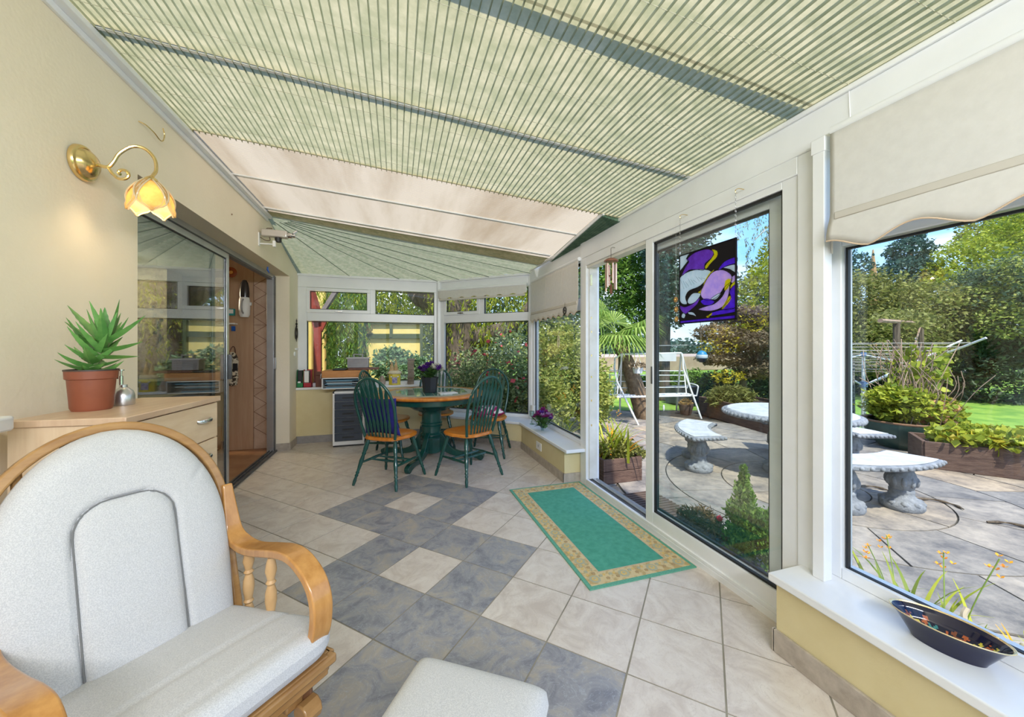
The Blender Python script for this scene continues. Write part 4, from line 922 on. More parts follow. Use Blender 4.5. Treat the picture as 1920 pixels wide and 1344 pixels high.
m=MB(); m.box(-.90,-.36,5.235,5.60,.897,.985); tag(m.build('wooden_box',OWOOD,bevel=.004),'orange pine box lying across the top of the paper tray','box')
m=MB(); m.box(-.78,-.62,5.26,5.50,.987,1.008); tag(m.build('black_case',BLACK,bevel=.006),'flat black case on the orange pine box','case')
m=MB(); m.box(-.60,-.22,5.30,5.58,.987,1.012); tag(m.build('wooden_board',RWOOD,bevel=.003),'dark brown wooden board under the grey lidded box','board')
gb=thing('storage_box','grey lidded plastic box standing on the dark board by the window','box',(-.5,5.45,1.014))
GP=mat('grey_box_plastic',(.30,.29,.31),.5,col2=(.38,.37,.39),scale=6)
m=MB(); m.box(-.62,-.355,5.40,5.56,1.014,1.135)
for k in range(5): m.box(-.60,-.375,5.396,5.40,1.03+k*.02,1.04+k*.02)
m.build('box_body',GP,gb,bevel=.004); m=MB(); m.box(-.635,-.34,5.39,5.57,1.135,1.150); m.build('lid',mat('light_box_lid',(.55,.54,.56),.4),gb,bevel=.003)
m=MB(); m.box(-.55,-.425,5.44,5.50,1.150,1.158); m.box(-.55,-.535,5.44,5.50,1.158,1.185); m.box(-.44,-.425,5.44,5.50,1.158,1.185); m.box(-.55,-.425,5.44,5.50,1.185,1.197); m.build('handle',GP,gb,bevel=.002)
# brown case and magazine files on the sill
bx=thing('wooden_case','dark brown wooden case with a metal clasp on the white sill','case',(-.96,5.62,.748))
m=MB(); m.box(-1.035,-.91,5.585,5.69,.7485,.905); m.build('case_body',RWOOD,bx,bevel=.003); m=MB(); m.box(-1.035,-.91,5.585,5.69,.907,.955); m.build('case_lid',RWOOD,bx,bevel=.003)
m=MB(); m.beam((-.965,5.583,.93),(-.975,5.578,.86),.008,.004,(0,1,0)); m.build('clasp',CHROME,bx)
def mfile(lab,x0,x1,col,y0=5.585,y1=5.69,front=.81,back=.985):
    t=thing('magazine_file',lab,'magazine file',((x0+x1)/2,y0,.7485),group='magazine files on the white sill'); w=.004; m=MB()
    prof=[(y0,.749),(y1,.749),(y1,back),(y0+.03,back),(y0,front+.05)]
    for x in (x0,x1-w): m.poly3([(x,y,z) for y,z in prof],(w,0,0))
    m.box(x0,x1,y0,y1,.749,.753); m.box(x0,x1,y0,y0+w,.749,front); m.box(x0,x1,y1-w,y1,.749,back); m.build('file_body',col,t); return t
RED=mat('red_card',(.40,.015,.03),.5); GRC=mat('green_card',(.01,.22,.06),.5)
g1=mfile('dark green magazine file beside the wall, left of the red one',-1.262,-1.185,GRC); m=MB(); m.box(-1.25,-1.20,5.60,5.68,.755,.975); m.build('contents',BLACK,g1); m=MB(); m.box(-1.25,-1.215,5.588,5.598,.755,.83); m.build('card',WHITE,g1)
g2=mfile('red magazine file with a grey folder inside, next to the green one',-1.183,-1.085,RED); m=MB(); m.box(-1.175,-1.115,5.59,5.68,.80,.972); m.build('folder',mat('grey_folder',(.33,.36,.33),.5),g2,bevel=.006); m=MB(); m.box(-1.172,-1.120,5.589,5.592,.82,.965); m.build('folder_edge',WHITE,g2)
# gnome-house lantern with two pointed roofs
lt=thing('toy_house','yellow toy house with two pointed straw-coloured roofs on the sill','ornament',(-.02,5.62,.748))
YEL=mat('yellow_plastic',(.62,.50,.03),.4,col2=(.72,.60,.08),scale=12); STRAW=mat('straw',(.42,.28,.13),.8,col2=(.62,.46,.26),scale=30)
hx=-.015
m=MB(); m.prism([(hx+.085*math.cos(R(22.5+45*k))*1.0,5.625+.062*math.sin(R(22.5+45*k))) for k in range(8)],.7485,.905); m.build('house_body',YEL,lt,bevel=.004)
m=MB(); m.lathe([(.09,.905),(.10,.915),(.094,.935),(.07,.952),(.001,.956)],(hx,5.625,0),14,sy=.72); m.build('eave',mat('cream_straw',(.62,.55,.38),.8,col2=(.75,.68,.5),scale=30),lt)
for dx,h_ in ((-.04,.15),(.018,.165)):
    m=MB(); m.lathe([(.038,.95),(.034,.965),(.001,.95+h_)],(hx+dx,5.625,0),10); m.build('pointed_roof',STRAW,lt)
m=MB(); m.box(hx-.035,hx+.035,5.560,5.5635,.775,.86); m.build('label_panel',mat('blue_panel',(.10,.08,.35),.5,col2=(.5,.45,.55),scale=40),lt)
for dx in (-.045,.045):
    m=MB(); m.ball((hx+dx,5.56,.868),.011,6); m.build('window_stud',WHITE,lt)
tw=thing('stone_tower','tall stacked grey-brown ornamental stone tower on the sill behind the flowers','ornament',(.21,5.63,.748))
m=MB(); z=.7485; rr=random.Random(4)
while z<1.10:
    h_=.022; o=rr.uniform(-.004,.004); m.box(.165+o,.255+o,5.59,5.66,z,z+h_-.003); z+=h_
m.build('tower_shaft',mat('stacked_stone',(.20,.16,.12),.85,col2=(.36,.30,.24),scale=14),tw,bevel=.002)
m=MB(); m.box(.155,.268,5.58,5.67,1.10,1.125); m.build('capping',mat('stone_cap',(.30,.26,.22),.8),tw,bevel=.003)
m=MB(); m.lathe([(.001,0),(.04,.01),(.05,.05),(.035,.09),(.02,.13),(.001,.14)],(-.185,5.60,.7485),12); tag(m.build('pebble_ornament',mat('brown_pebble',(.30,.22,.17),.7,col2=(.45,.38,.32),scale=20)),'small brown stone ornament between the tray and toy house','ornament')
# --- glass bottles and vase of flowers on the bay sill
vs_=thing('flower_vase','small glass vase of magenta and purple flowers on the low white bay sill','vase',(1.60,3.95,SILL))
m=MB(); m.lathe([(.001,.002),(.018,0),(.020,.03),(.026,.085),(.0245,.085),(.018,.03),(.001,.006)],(1.60,3.95,SILL+.001),14,cap=False); m.build('vase_glass',VGLASS,vs_)
flowers(vs_,(1.60,3.95,SILL+.03),.11,.20,30,[MAG,LILF,PUR,MAG],8,.034,(.12,.18,.12))
for k,(x,y,h_,lab) in enumerate([(1.60,4.30,.17,'clear glass candle holder in the bay corner, beside the flower vase'),(1.66,4.42,.22,'taller milky glass lamp in the bay corner behind the candle holder')]):
    t=thing('candle_holder' if k==0 else 'oil_lamp',lab,'candle holder' if k==0 else 'lamp',(x,y,SILL))
    m=MB(); m.lathe([(.001,.001),(.028,.001),(.028,.01),(.008,.02),(.007,h_*.55),(.03,h_*.62),(.032,h_),(.029,h_),(.027,h_*.66),(.001,h_*.6)],(x,y,SILL),16,cap=False); m.build('glass_body',mat('milky_glass',(.62,.60,.56),.25) if k else VGLASS,t)
    m=MB(); m.lathe([(.018,h_*.66),(.018,h_*.9),(.001,h_*.9)],(x,y,SILL),12); m.build('candle',mat('wax',(.75,.70,.62),.5),t)
# wall socket on the low wall, fixed flat on its inner face
so_=thing('wall_socket','white wall socket on the low yellow bay wall','socket',(1.53,3.85,.17))
m=MB(); m.box(1.521,1.53,3.80,3.95,.14,.225); m.build('face_plate',WHITE,so_,bevel=.003); m=MB(); m.box(1.519,1.5212,3.86,3.89,.17,.20); m.build('switch',mat('socket_grey',(.5,.5,.5),.4),so_)
# --- left wall fittings
wlz=thing('wall_lamp','lit brass wall lamp with tulip glass shade on the cream wall','wall lamp',(XL,2.04,2.06))
LX,LY,LZ=XL,2.04,2.06
m=MB(); m.lathe([(.001,0),(.070,0),(.073,.004),(.073,.014),(.070,.020),(.062,.023),(.060,.021),(.057,.024),(.052,.036),(.040,.046),(.024,.052),(.012,.058),(.001,.058)],(LX,LY,LZ),40,axis=(1,0,0)); m.build('back_plate',BRASS,wlz)
m=MB()
for k in range(18):
    a=2*PI*k/18; m.ball((LX+.042,LY+.030*math.cos(a),LZ+.030*math.sin(a)),.007,4,(1,1,1))
m.build('fluted_boss',BRASS,wlz)
# shade centre
SX,SY_,SZ=-1.04,2.06,1.972; PS=1.28
arm=cr_([(LX+.04,LY,LZ+.004),(LX+.085,LY+.004,LZ-.003),(LX+.105,LY+.006,LZ+.02),(LX+.125,LY+.010,LZ+.065),(LX+.165,LY+.018,LZ+.105),(LX+.205,LY+.026,LZ+.105),(LX+.235,LY+.033,LZ+.07),(LX+.240,LY+.036,LZ+.02),(SX+.003,SY_,SZ+.07)],6)
m=MB(); m.tube(arm,.0068,10); m.build('swan_arm',BRASS,wlz)
scr=[]
for k in range(26):
    t=k/25; a=-2.2+t*6.2; r=.030*(1-.72*t); scr.append((LX+.135+r*math.cos(a)*1,LY+.008,LZ-.022+r*math.sin(a)*.9))
m=MB(); m.tube([(LX+.088,LY+.004,LZ+.0),(LX+.10,LY+.006,LZ-.025)]+scr,[.006]*28,8); m.build('scroll',BRASS,wlz)
m=MB(); m.lathe([(.004,.075),(.010,.07),(.022,.060),(.030,.048),(.027,.046),(.001,.052)],(SX,SY_,SZ),20); m.build('gallery',BRASS,wlz)
PET=mat('amber_petal_glass',(.62,.46,.20),.35,col2=(.76,.60,.30),scale=25,trans=.55,emit=(1,.72,.30),estr=.03); PRIM=mat('clear_petal_rim',(.85,.75,.52),.12,trans=.4,coat=.5)
for k in range(5):
    a0=R(-62+72*k); ax=Vector((math.cos(a0),math.sin(a0),0)); tn=Vector((-ax.y,ax.x,0)); o=Vector((SX,SY_,SZ))
    def pf(u,v):
        # v 0 top .. 1 tip ; u -1..1
        wd=PS*.043*math.sin(PI*min(1,.12+v*.80))**.8*(1-.9*max(0,v-.8)/.2); rad=PS*(.018+.040*math.sin(v*PI*.75)+.020*max(0,v-.72)/.28); z=.050-.150*v
        return o+ax*(rad-.010*(u*u))+tn*(u*wd)+Vector((0,0,z))
    m=MB(); m.grid(lambda i,j:pf(2*i-1,j),10,16); p=m.build('petal_glass',PET,wlz,smooth=80,solid=.002)
    rim=[pf(-1,j/16) for j in range(17)]+[pf(1,1-j/16) for j in range(17)]; m=MB(); m.tube(rim,.0034,8,closed=True); m.build('petal_rim',PRIM,p)
    rim=[pf(-.72,.05+j/16*.86) for j in range(17)]+[pf(.72,.91-j/16*.86) for j in range(17)]; m=MB(); m.tube([q+ax*.003 for q in rim],.0016,6,closed=True); m.build('inner_rim',PRIM,p)
m=MB(); m.ball((SX,SY_,SZ-.005),.018,10,(1,1,1.4)); m.build('bulb',mat('glowing_bulb',(1,.9,.7),.5,emit=(1,.80,.5),estr=2.2),wlz)
lp=bpy.data.lights.new('wall_lamp_light','POINT'); lp.energy=.75; lp.color=(1,.78,.5); lp.shadow_soft_size=.03
lo_=bpy.data.objects.new('wall_lamp_light',lp); C.objects.link(lo_); lo_.parent=wlz; lo_.location=Vector((SX,SY_,SZ-.045))-wlz.location
# brass hook
m=MB(); m.tube(cr_([(XL-.002,2.41,2.452),(XL+.02,2.43,2.447),(XL+.035,2.47,2.432),(XL+.035,2.52,2.42),(XL+.035,2.55,2.43),(XL+.035,2.565,2.47),(XL+.035,2.55,2.50)],5),.003,6)
tag(m.build('wall_hook',BRASS),'thin brass hook on the cream wall above and beside the wall lamp','hook')
# security camera on bracket
sc2=thing('security_camera','silver and cream security camera on white bracket at end of left wall','security camera',(XL,4.25,2.36))
m=MB(); m.box(XL,XL+.008,4.16,4.20,2.27,2.40); m.tube([(XL,4.18,2.295),(XL+.13,4.18,2.295)],.007,8); m.box(XL+.12,XL+.145,4.165,4.195,2.27,2.33); m.build('bracket',WHITE,sc2,bevel=.002)
m=MB(); m.beam((XL+.02,4.20,2.405),(XL+.245,4.20,2.40),.075,.07); m.build('housing',mat('silver_cream',(.60,.56,.52),.3,.5),sc2,bevel=.012,seg=3)
m=MB(); m.lathe([(.022,0),(.026,.01),(.026,.045),(.018,.05),(.018,.07),(.024,.075),(.001,.077)],(XL+.24,4.20,2.40),14,axis=(1,0,-.05)); m.tube([(XL+.29,4.20,2.42),(XL+.32,4.21,2.45)],.012,8); m.build('lens_barrel',CHROME,sc2)
m=MB(); m.lathe([(.001,-.045),(.028,-.04),(.03,-.01),(.03,.0)],(XL+.16,4.20,2.365),14); m.build('dome',BLACK,sc2)
m=MB(); m.tube(cr_([(XL+.005,4.19,2.36),(XL+.05,4.20,2.335),(XL+.09,4.20,2.34),(XL+.07,4.20,2.40),(XL+.06,4.20,2.45),(XL+.11,4.20,2.455)],5),.005,6); m.build('cable',mat('bronze_cable',(.18,.13,.09),.4),sc2)
m=MB(); m.tube([(XL+.27,4.20,2.41),(XL+.40,4.16,2.36)],.0025,5); m.build('aerial',WHITE,sc2)
# ornament on the end of the left wall
wo_=thing('wall_ornament','dark oval metal ornament hanging on the cream wall beside the bay window','ornament',(XL,5.56,1.52))
DM=MATS['dark_metal']
m=MB(); m.tube([(XL+.012,5.56+.045*math.cos(k*PI/12),1.475+.075*math.sin(k*PI/12)) for k in range(24)],.009,8,closed=True); m.build('oval_ring',DM,wo_)
m=MB(); m.lathe([(.001,.0),(.012,.01),(.006,.03),(.014,.045),(.004,.07),(.009,.085),(.001,.12)],(XL+.014,5.56,1.55),8); m.build('finial',DM,wo_); m=MB(); m.tube([(XL+.014,5.56,1.41),(XL+.014,5.56,1.36)],[.008,.003],6); m.build('drop',DM,wo_)
m=MB(); m.box(XL,XL+.012,5.54,5.66,1.255,1.275); tag(m.build('window_stay',WHITE,bevel=.002),'small white bar fixed below the oval wall ornament','fitting')
m=MB(); m.lathe([(.001,0),(.03,0),(.03,.012),(.001,.014)],(XL,5.50,1.20),18,axis=(1,0,0)); tag(m.build('wall_disc',WHITE),'round white disc on the wall under the oval ornament','fitting')
m=MB(); m.lathe([(.001,0),(.006,0),(.006,.006),(.001,.008)],(XL,3.55,2.36),10,axis=(1,0,0)); tag(m.build('wall_plug',mat('brown_plug',(.25,.15,.08),.6)),'tiny brown plug in the cream wall above the door opening','plug')
m=MB(); m.tube([(XL-.08,4.72,2.174),(XL-.08,4.72,2.14),(XL-.07,4.74,2.11)],[.007,.010,.004],6); tag(m.build('door_head_hook',MATS['blue_plastic']),'small blue hook hanging from the door head recess','hook')
# ================================================================ HANGING GLASS, CHIME, BOWL
XG=1.635
sgp=thing('stained_glass_panel','purple, black and yellow stained glass panel hanging in front of the sliding door','stained glass panel',(XG,1.643,1.63))
U0,U1,V0,V1=1.84,1.446,1.422,1.836
black=mat('black_lead_glass',(.004,.003,.006),.5,spec=.15)
def sg(name,col,em): 
    return mat(name,col,.12,trans=.88,col2=tuple(min(1,c*1.25+.02) for c in col),scale=26,bump=.5,bscale=90)
SGM=[black,sg('clear_ripple_glass',(.85,.9,.9),0),sg('purple_glass',(.36,.13,.62),0),sg('lilac_glass',(.78,.56,.95),0),sg('yellow_glass',(1,.75,.03),0),sg('violet_glass',(.24,.07,.75),0)]
def inpoly(x,y,P):
    c=False; n=len(P); j=n-1
    for i in range(n):
        if (P[i][1]>y)!=(P[j][1]>y) and x<(P[j][0]-P[i][0])*(y-P[i][1])/(P[j][1]-P[i][1])+P[i][0]: c=not c
        j=i
    return c
def smoothp(P,k=4):
    out=[]; n=len(P)
    for i in range(n):
        a,b,c_,d=P[i-1],P[i],P[(i+1)%n],P[(i+2)%n]
        for j in range(k):
            t=j/k; out.append(tuple(.5*((2*b[q])+(c_[q]-a[q])*t+(2*a[q]-5*b[q]+4*c_[q]-d[q])*t*t+(3*b[q]-a[q]-3*c_[q]+d[q])*t**3) for q in (0,1)))
    return out
# coordinates: u 0..1 across, v 0..1 downwards
shapes=[(1,[(0,.02),(.22,.0),(.14,.08),(.2,.1),(.1,.17),(.0,.24)],0),
(2,[(.16,.09),(.3,.03),(.52,.03),(.64,.09),(.62,.16),(.5,.22),(.48,.30),(.35,.27),(.2,.25),(.06,.30),(.12,.2),(.2,.13)],1),
(4,[(.62,.06),(.70,.10),(.70,.17),(.60,.23),(.52,.29),(.50,.25),(.60,.18),(.65,.13)],1),
(5,[(.72,.35),(.82,.26),(1,.24),(1,.31),(.85,.32)],1),
(1,[(.80,.33),(1,.33),(1,.43),(.90,.37)],1),
(1,[(0,.36),(.12,.28),(.36,.27),(.60,.34),(.50,.45),(.38,.51),(.2,.54),(.13,.62),(.16,.72),(.05,.70),(0,.6)],1),
(4,[(.66,.33),(.58,.36),(.50,.44),(.44,.55),(.34,.60),(.40,.62),(.47,.57),(.53,.45),(.60,.37)],1),
(3,[(.66,.35),(.80,.36),(.92,.44),(.93,.52),(.82,.58),(.72,.68),(.58,.72),(.46,.68),(.42,.60),(.48,.50),(.56,.40)],1),
(1,[(.18,.66),(.26,.59),(.36,.59),(.42,.62),(.34,.70),(.24,.73),(.18,.71)],1),
(5,[(.42,.71),(.52,.69),(.66,.74),(.60,.78),(.48,.77)],1),
(1,[(.60,.70),(.72,.65),(.76,.66),(.68,.72)],1),
(3,[(.84,.62),(.90,.56),(.88,.70),(.80,.82),(.60,.86),(.38,.82),(.52,.79),(.66,.77),(.78,.70)],1),
(4,[(.84,.50),(.92,.50),(.88,.60),(.82,.62)],1),(4,[(.92,.57),(1,.52),(1,.56),(.92,.62)],1),
(3,[(.94,.47),(1,.46),(1,.51),(.93,.55)],1),
(5,[(.90,.64),(1,.58),(1,.84),(.80,.86),(.86,.78),(.92,.72)],1),
(4,[(.90,.70),(.92,.74),(.84,.82),(.78,.86),(.80,.81)],1),
(2,[(.0,.72),(.12,.76),(.3,.72),(.40,.66),(.36,.74),(.22,.82),(.12,.86),(.04,.80)],1),
(1,[(.06,.86),(.10,.84),(.13,.88),(.10,.92),(.05,.90)],1),(1,[(.18,.84),(.28,.85),(.34,.91),(.28,.89),(.2,.87)],1),
(5,[(.56,.91),(.68,.87),(1,.86),(1,.905),(.6,.925)],1),(4,[(.52,.93),(.6,.89),(.62,.90),(.56,.94)],1),
(5,[(.02,.955),(.98,.945),(.98,.985),(.03,.985)],0)]
shapes=[(a,smoothp(b) if s else b) for a,b,s in shapes]
NU,NV=118,124; m=MB()
for side,xx in ((0,XG-.0025),(1,XG+.0025)):
    vs=[(xx,U0+(U1-U0)*i/NU,V1-(V1-V0)*j/NV) for j in range(NV+1) for i in range(NU+1)]
    base=len(m.v); m.v+=vs
    for j in range(NV):
        for i in range(NU):
            u=(i+.5)/NU; v=(j+.5)/NV; mi=0
            for a,P in shapes:
                if inpoly(u,v,P): mi=a
            if mi==0 and False: pass
            a=base+j*(NU+1)+i; f_=(a,a+1,a+NU+2,a+NU+1)
            if side==0 or True: m.f.append(f_ if side==0 else f_[::-1]); m.mi.append(mi)
m.build('leaded_glass',SGM,sgp,smooth=0)
# lead lines on top
m=MB()
for a,P in shapes:
    if a in (1,2,3,5):
        pts=[(XG-.003,U0+(U1-U0)*u,V1-(V1-V0)*v) for u,v in P]; m.tube(pts,.0013,4,closed=True)
for k in range(9):
    u0=.03+.05*k; m.tube([(XG-.003,U0+(U1-U0)*u0,V1-(V1-V0)*(.36+.02*(k%3))),(XG-.003,U0+(U1-U0)*(u0+.07),V1-(V1-V0)*(.5-.01*k))],.0005,4)
m.build('lead_lines',black,sgp)
m=MB(); w=.007
m.box(XG-.005,XG+.005,U1,U0,V1-w,V1); m.box(XG-.005,XG+.005,U1,U0,V0,V0+w); m.box(XG-.005,XG+.005,U1,U1+w,V0,V1); m.box(XG-.005,XG+.005,U0-w,U0,V0,V1); m.build('lead_frame',black,sgp,bevel=.002)
for y in (U0-.004,U1+.006):
    m=MB(); z=V1
    while z<2.062:
        m.tube([(XG+.004*math.sin(k*PI/3)*(1 if int((z-V1)/.012)%2 else 0),y+.0035*math.cos(k*PI/3)*(0 if int((z-V1)/.012)%2 else 1)+0,z+.007+.007*math.sin(k*PI/3+.0)) for k in range(6)],.0010,4,closed=True); z+=.0115
    m.build('chain',mat('steel_chain',(.35,.35,.36),.35,.8),sgp)
    m=MB(); m.tube(cr_([(XG+.06,y,2.085),(XG+.02,y,2.085),(XG,y,2.075),(XG,y,2.062),(XG+.008,y,2.06)],4),.002,6); m.build('cup_hook',BRASS,sgp)
fl_=thing('flower_string','string of three small amber glass flowers hanging left of the stained glass','ornament',(XG,1.87,1.50))
AMB=mat('amber_flower',(.62,.30,.12),.3,trans=.5,col2=(.7,.45,.15),scale=10)
for z,y in ((1.575,1.872),(1.515,1.868),(1.455,1.866)):
    m=MB()
    for k in range(6):
        a=k*PI/3; m.ball((XG,y+.011*math.cos(a),z+.011*math.sin(a)),.007,5,(.5,1,1))
    m.build('glass_flower',AMB,fl_); m=MB(); m.ball((XG-.004,y,z),.005,5); m.build('flower_centre',mat('yellow_bead',(.8,.6,.15),.3),fl_)
m=MB(); m.tube([(XG,1.872,2.06),(XG,1.866,1.44)],.0006,4); m.build('thread',mat('thread',(.5,.5,.5),.6),fl_)
wcx,wcy=1.655,2.62
wch=thing('wind_chime','copper and wood wind chime hanging from the head of the open doorway','wind chime',(wcx,wcy,1.98))
CW=mat('copper_wood',(.20,.07,.04),.4,col2=(.30,.12,.07),scale=12)
m=MB(); m.lathe([(.001,.03),(.03,.025),(.055,.01),(.058,0),(.05,-.003),(.001,.0)],(wcx,wcy,1.975),20); m.build('top_cap',CW,wch)
for k in range(6):
    a=k*PI/3+.3; L=(.20,.17,.22,.19,.16,.21)[k]; x=wcx+.040*math.cos(a); y=wcy+.040*math.sin(a); m=MB(); m.tube([(x,y,1.955),(x,y,1.955-L)],.0075,10); m.tube([(x,y,1.955),(x,y,1.976)],.001,4); m.build('chime_tube',mat('copper_tube',(.62,.42,.34),.3,.7),wch)
m=MB(); m.tube([(wcx,wcy,1.97),(wcx,wcy,1.78)],.001,4); m.lathe([(.001,0),(.02,0),(.022,.004),(.001,.006)],(wcx,wcy,1.86),12); m.box(wcx-.003,wcx+.003,wcy-.014,wcy+.014,1.715,1.79); m.build('clapper_and_sail',CW,wch)
m=MB(); m.tube(cr_([(1.70,wcy,2.088),(1.67,wcy,2.09),(wcx,wcy,2.08),(wcx,wcy,2.06)],4)+[Vector((wcx,wcy,2.003))],.0018,5); m.build('hook_and_cord',DM,wch)
sun_=thing('suncatcher','oval woven suncatcher hanging inside the narrow bay window pane','suncatcher',(1.70,3.75,1.42))
m=MB(); c=atx(1047,640,1.705); m.tube([(1.705,c.y+.025*math.cos(k*PI/10),c.z+.065*math.sin(k*PI/10)) for k in range(20)],.004,6,closed=True)
for k in range(5): m.tube([(1.705,c.y-.022+.011*k,c.z-.04),(1.705,c.y+.022-.011*k,c.z+.04)],.001,4)
m.tube([(1.705,c.y,c.z+.065),(1.712,c.y,1.655)],.001,4); m.box(1.708,1.722,c.y-.006,c.y+.006,1.648,1.662)
sun_.location=c; m.build('woven_oval',mat('straw_yellow',(.6,.5,.3),.6),sun_)
# blue oval bowl on the big sill
bw=thing('oval_bowl','cobalt blue oval bowl with gilt rim and painted flowers on the right sill','bowl',(1.656,.708,SILL))
BX,BY=1.656,.708; ang=R(-77.5); ca,sa_=math.cos(ang),math.sin(ang)
def bp_(r,h,t): # oval, long along the sill, boat-shaped rim
    x=r*1.0*math.cos(t); y=r*.52*math.sin(t); lift=h
    return (BX+x*ca-y*sa_,BY+x*sa_+y*ca,SILL+lift*1.15)
prof=[(.072,.000),(.080,.000),(.083,.006),(.100,.030),(.116,.052),(.1285,.0635),(.131,.0655),(.128,.066),(.113,.054),(.096,.034),(.066,.014),(.03,.009),(.002,.0085)]
NT=96
sub=[]
for i in range(len(prof)-1):
    k=6 if i>=7 else 2
    for j in range(k): sub.append(tuple(prof[i][q]+(prof[i+1][q]-prof[i][q])*j/k for q in (0,1)))
sub.append(prof[-1])
m=MB(); n0=len(sub); vs=[bp_(r,h,2*PI*k/NT) for r,h in sub for k in range(NT)]; m.v+=vs
spotsf=[(-.075,.012,.020,1),(-.055,.038,.010,3),(-.035,.030,.017,4),(-.012,.028,.017,3),(-.015,.024,.006,1),(.008,.040,.010,5),(.030,.042,.010,3),(.058,.026,.015,1),(.058,.026,.006,0),(.078,.028,.008,3),(.092,.022,.006,1),(.040,.012,.009,6),(-.09,.02,.010,5),(.070,-.012,.016,1),(.070,-.012,.007,2),(.095,-.008,.007,3),(.108,-.006,.005,2),(-.068,.018,.012,2),(-.052,.022,.012,2),(-.078,.008,.008,2),(-.055,.010,.008,2),(-.04,.018,.007,3),(-.02,-.004,.013,4),(.0,-.014,.012,3),(.014,-.018,.010,3),(.02,.004,.010,5),(.038,.012,.008,3),(.045,-.024,.009,4),(-.022,-.015,.008,6),(.002,.008,.007,6),(.055,-.03,.007,6),(-.03,.026,.005,3)]
for i in range(n0-1):
    for k in range(NT):
        f_=(i*NT+k,i*NT+(k+1)%NT,(i+1)*NT+(k+1)%NT,(i+1)*NT+k); m.f.append(f_)
        mi=0; r=(sub[i][0]+sub[i+1][0])/2; t=2*PI*(k+.5)/NT; x=r*math.cos(t); y=r*.52*math.sin(t); inner=i>=12+2
        if 10<=i<=15 and r>.125: mi=2
        if i>16:
            for sx,sy,sr,smi in spotsf:
                a=math.atan2(y-sy,x-sx); rr_=sr*(.72+.28*math.cos(5*a))
                if math.hypot(x-sx,y-sy)<rr_: mi=smi
        m.mi.append(mi)
m.f.append(tuple(range(NT-1,-1,-1))); m.mi.append(0)
m.build('bowl_body',[NAVY,mat('yellow_enamel',(.65,.55,.05),.2,coat=.5),GOLD,mat('orange_enamel',(.45,.10,.03),.2,coat=.5),mat('teal_enamel',(.03,.22,.22),.2,coat=.5),mat('brown_enamel',(.22,.06,.03),.2,coat=.5),mat('white_enamel',(.6,.62,.7),.2,coat=.5)],bw,smooth=60)
m=MB(); m.tube([bp_(.131,.0660,2*PI*k/64) for k in range(64)],.0018,8,closed=True); m.build('gilt_rim',GOLD,bw)
# ================================================================ GARDEN
GZ=-.08
GRASS=mat('lawn_grass',(.10,.24,.02),.9,col2=(.24,.38,.045),scale=3,detail=9,bump=.5,bscale=90)
m=MB(); m.box(-30,60,-20,60,GZ-.2,GZ-.02); struct(m.build('ground',GRASS,smooth=0),None)
# paving: centre circle with rings, then random slabs
def pavemat():
    mm=bpy.data.materials.new('patio_slabs'); mm.use_nodes=True; t=mm.node_tree; b=t.nodes['Principled BSDF']; L=t.links
    tc=N(t,'ShaderNodeTexCoord'); g=N(t,'ShaderNodeNewGeometry')
    rp=N(t,'ShaderNodeValToRGB'); rp.color_ramp.elements[0].color=(.19,.185,.18,1); rp.color_ramp.elements[1].color=(.34,.28,.21,1); x=rp.color_ramp.elements.new(.5); x.color=(.27,.25,.225,1); rp.color_ramp.interpolation='LINEAR'
    L.new(g.outputs['Random Per Island'],rp.inputs[0])
    nz=N(t,'ShaderNodeTexNoise'); nz.inputs['Scale'].default_value=4.2; nz.inputs['Detail'].default_value=12; nz.inputs['Roughness'].default_value=.78; L.new(tc.outputs['Object'],nz.inputs['Vector'])
    r2=N(t,'ShaderNodeValToRGB'); r2.color_ramp.elements[0].position=.35; r2.color_ramp.elements[0].color=(.48,.48,.52,1); r2.color_ramp.elements[1].position=.68; r2.color_ramp.elements[1].color=(1.6,1.5,1.36,1); L.new(nz.outputs[0],r2.inputs[0])
    mx=N(t,'ShaderNodeMixRGB',blend_type='MULTIPLY'); mx.inputs[0].default_value=1; L.new(rp.outputs[0],mx.inputs[1]); L.new(r2.outputs[0],mx.inputs[2]); L.new(mx.outputs[0],b.inputs['Base Color']); b.inputs['Roughness'].default_value=.85
    bp=N(t,'ShaderNodeBump'); bp.inputs['Strength'].default_value=.4; bp.inputs['Distance'].default_value=.01; n2=N(t,'ShaderNodeTexNoise'); n2.inputs['Scale'].default_value=25; n2.inputs['Detail'].default_value=6; L.new(tc.outputs['Object'],n2.inputs['Vector']); L.new(n2.outputs[0],bp.inputs['Height']); L.new(bp.outputs[0],b.inputs['Normal'])
    return mm
PAVE=pavemat(); JOINT=mat('dark_paving_joint',(.05,.045,.035),.95)
pcx,pcy=3.95,2.55
pm=MB(); pm.cur=1
bound=[(1.86,-4),(9.5,-4.),(9.5,1.2),(6.9,3.0),(6.6,4.6),(7.5,8.0),(1.86,8.5)]
bound=[(1.86,-4),(9,-4),(8.3,1.0),(6.9,3.3),(6.6,6.5),(4,7.3),(1.86,7.3)]
pm.prism(bound,GZ-.10,GZ-.012); pm.cur=0
rr=random.Random(21)
radii=[0,.35,.85,1.4,1.95]
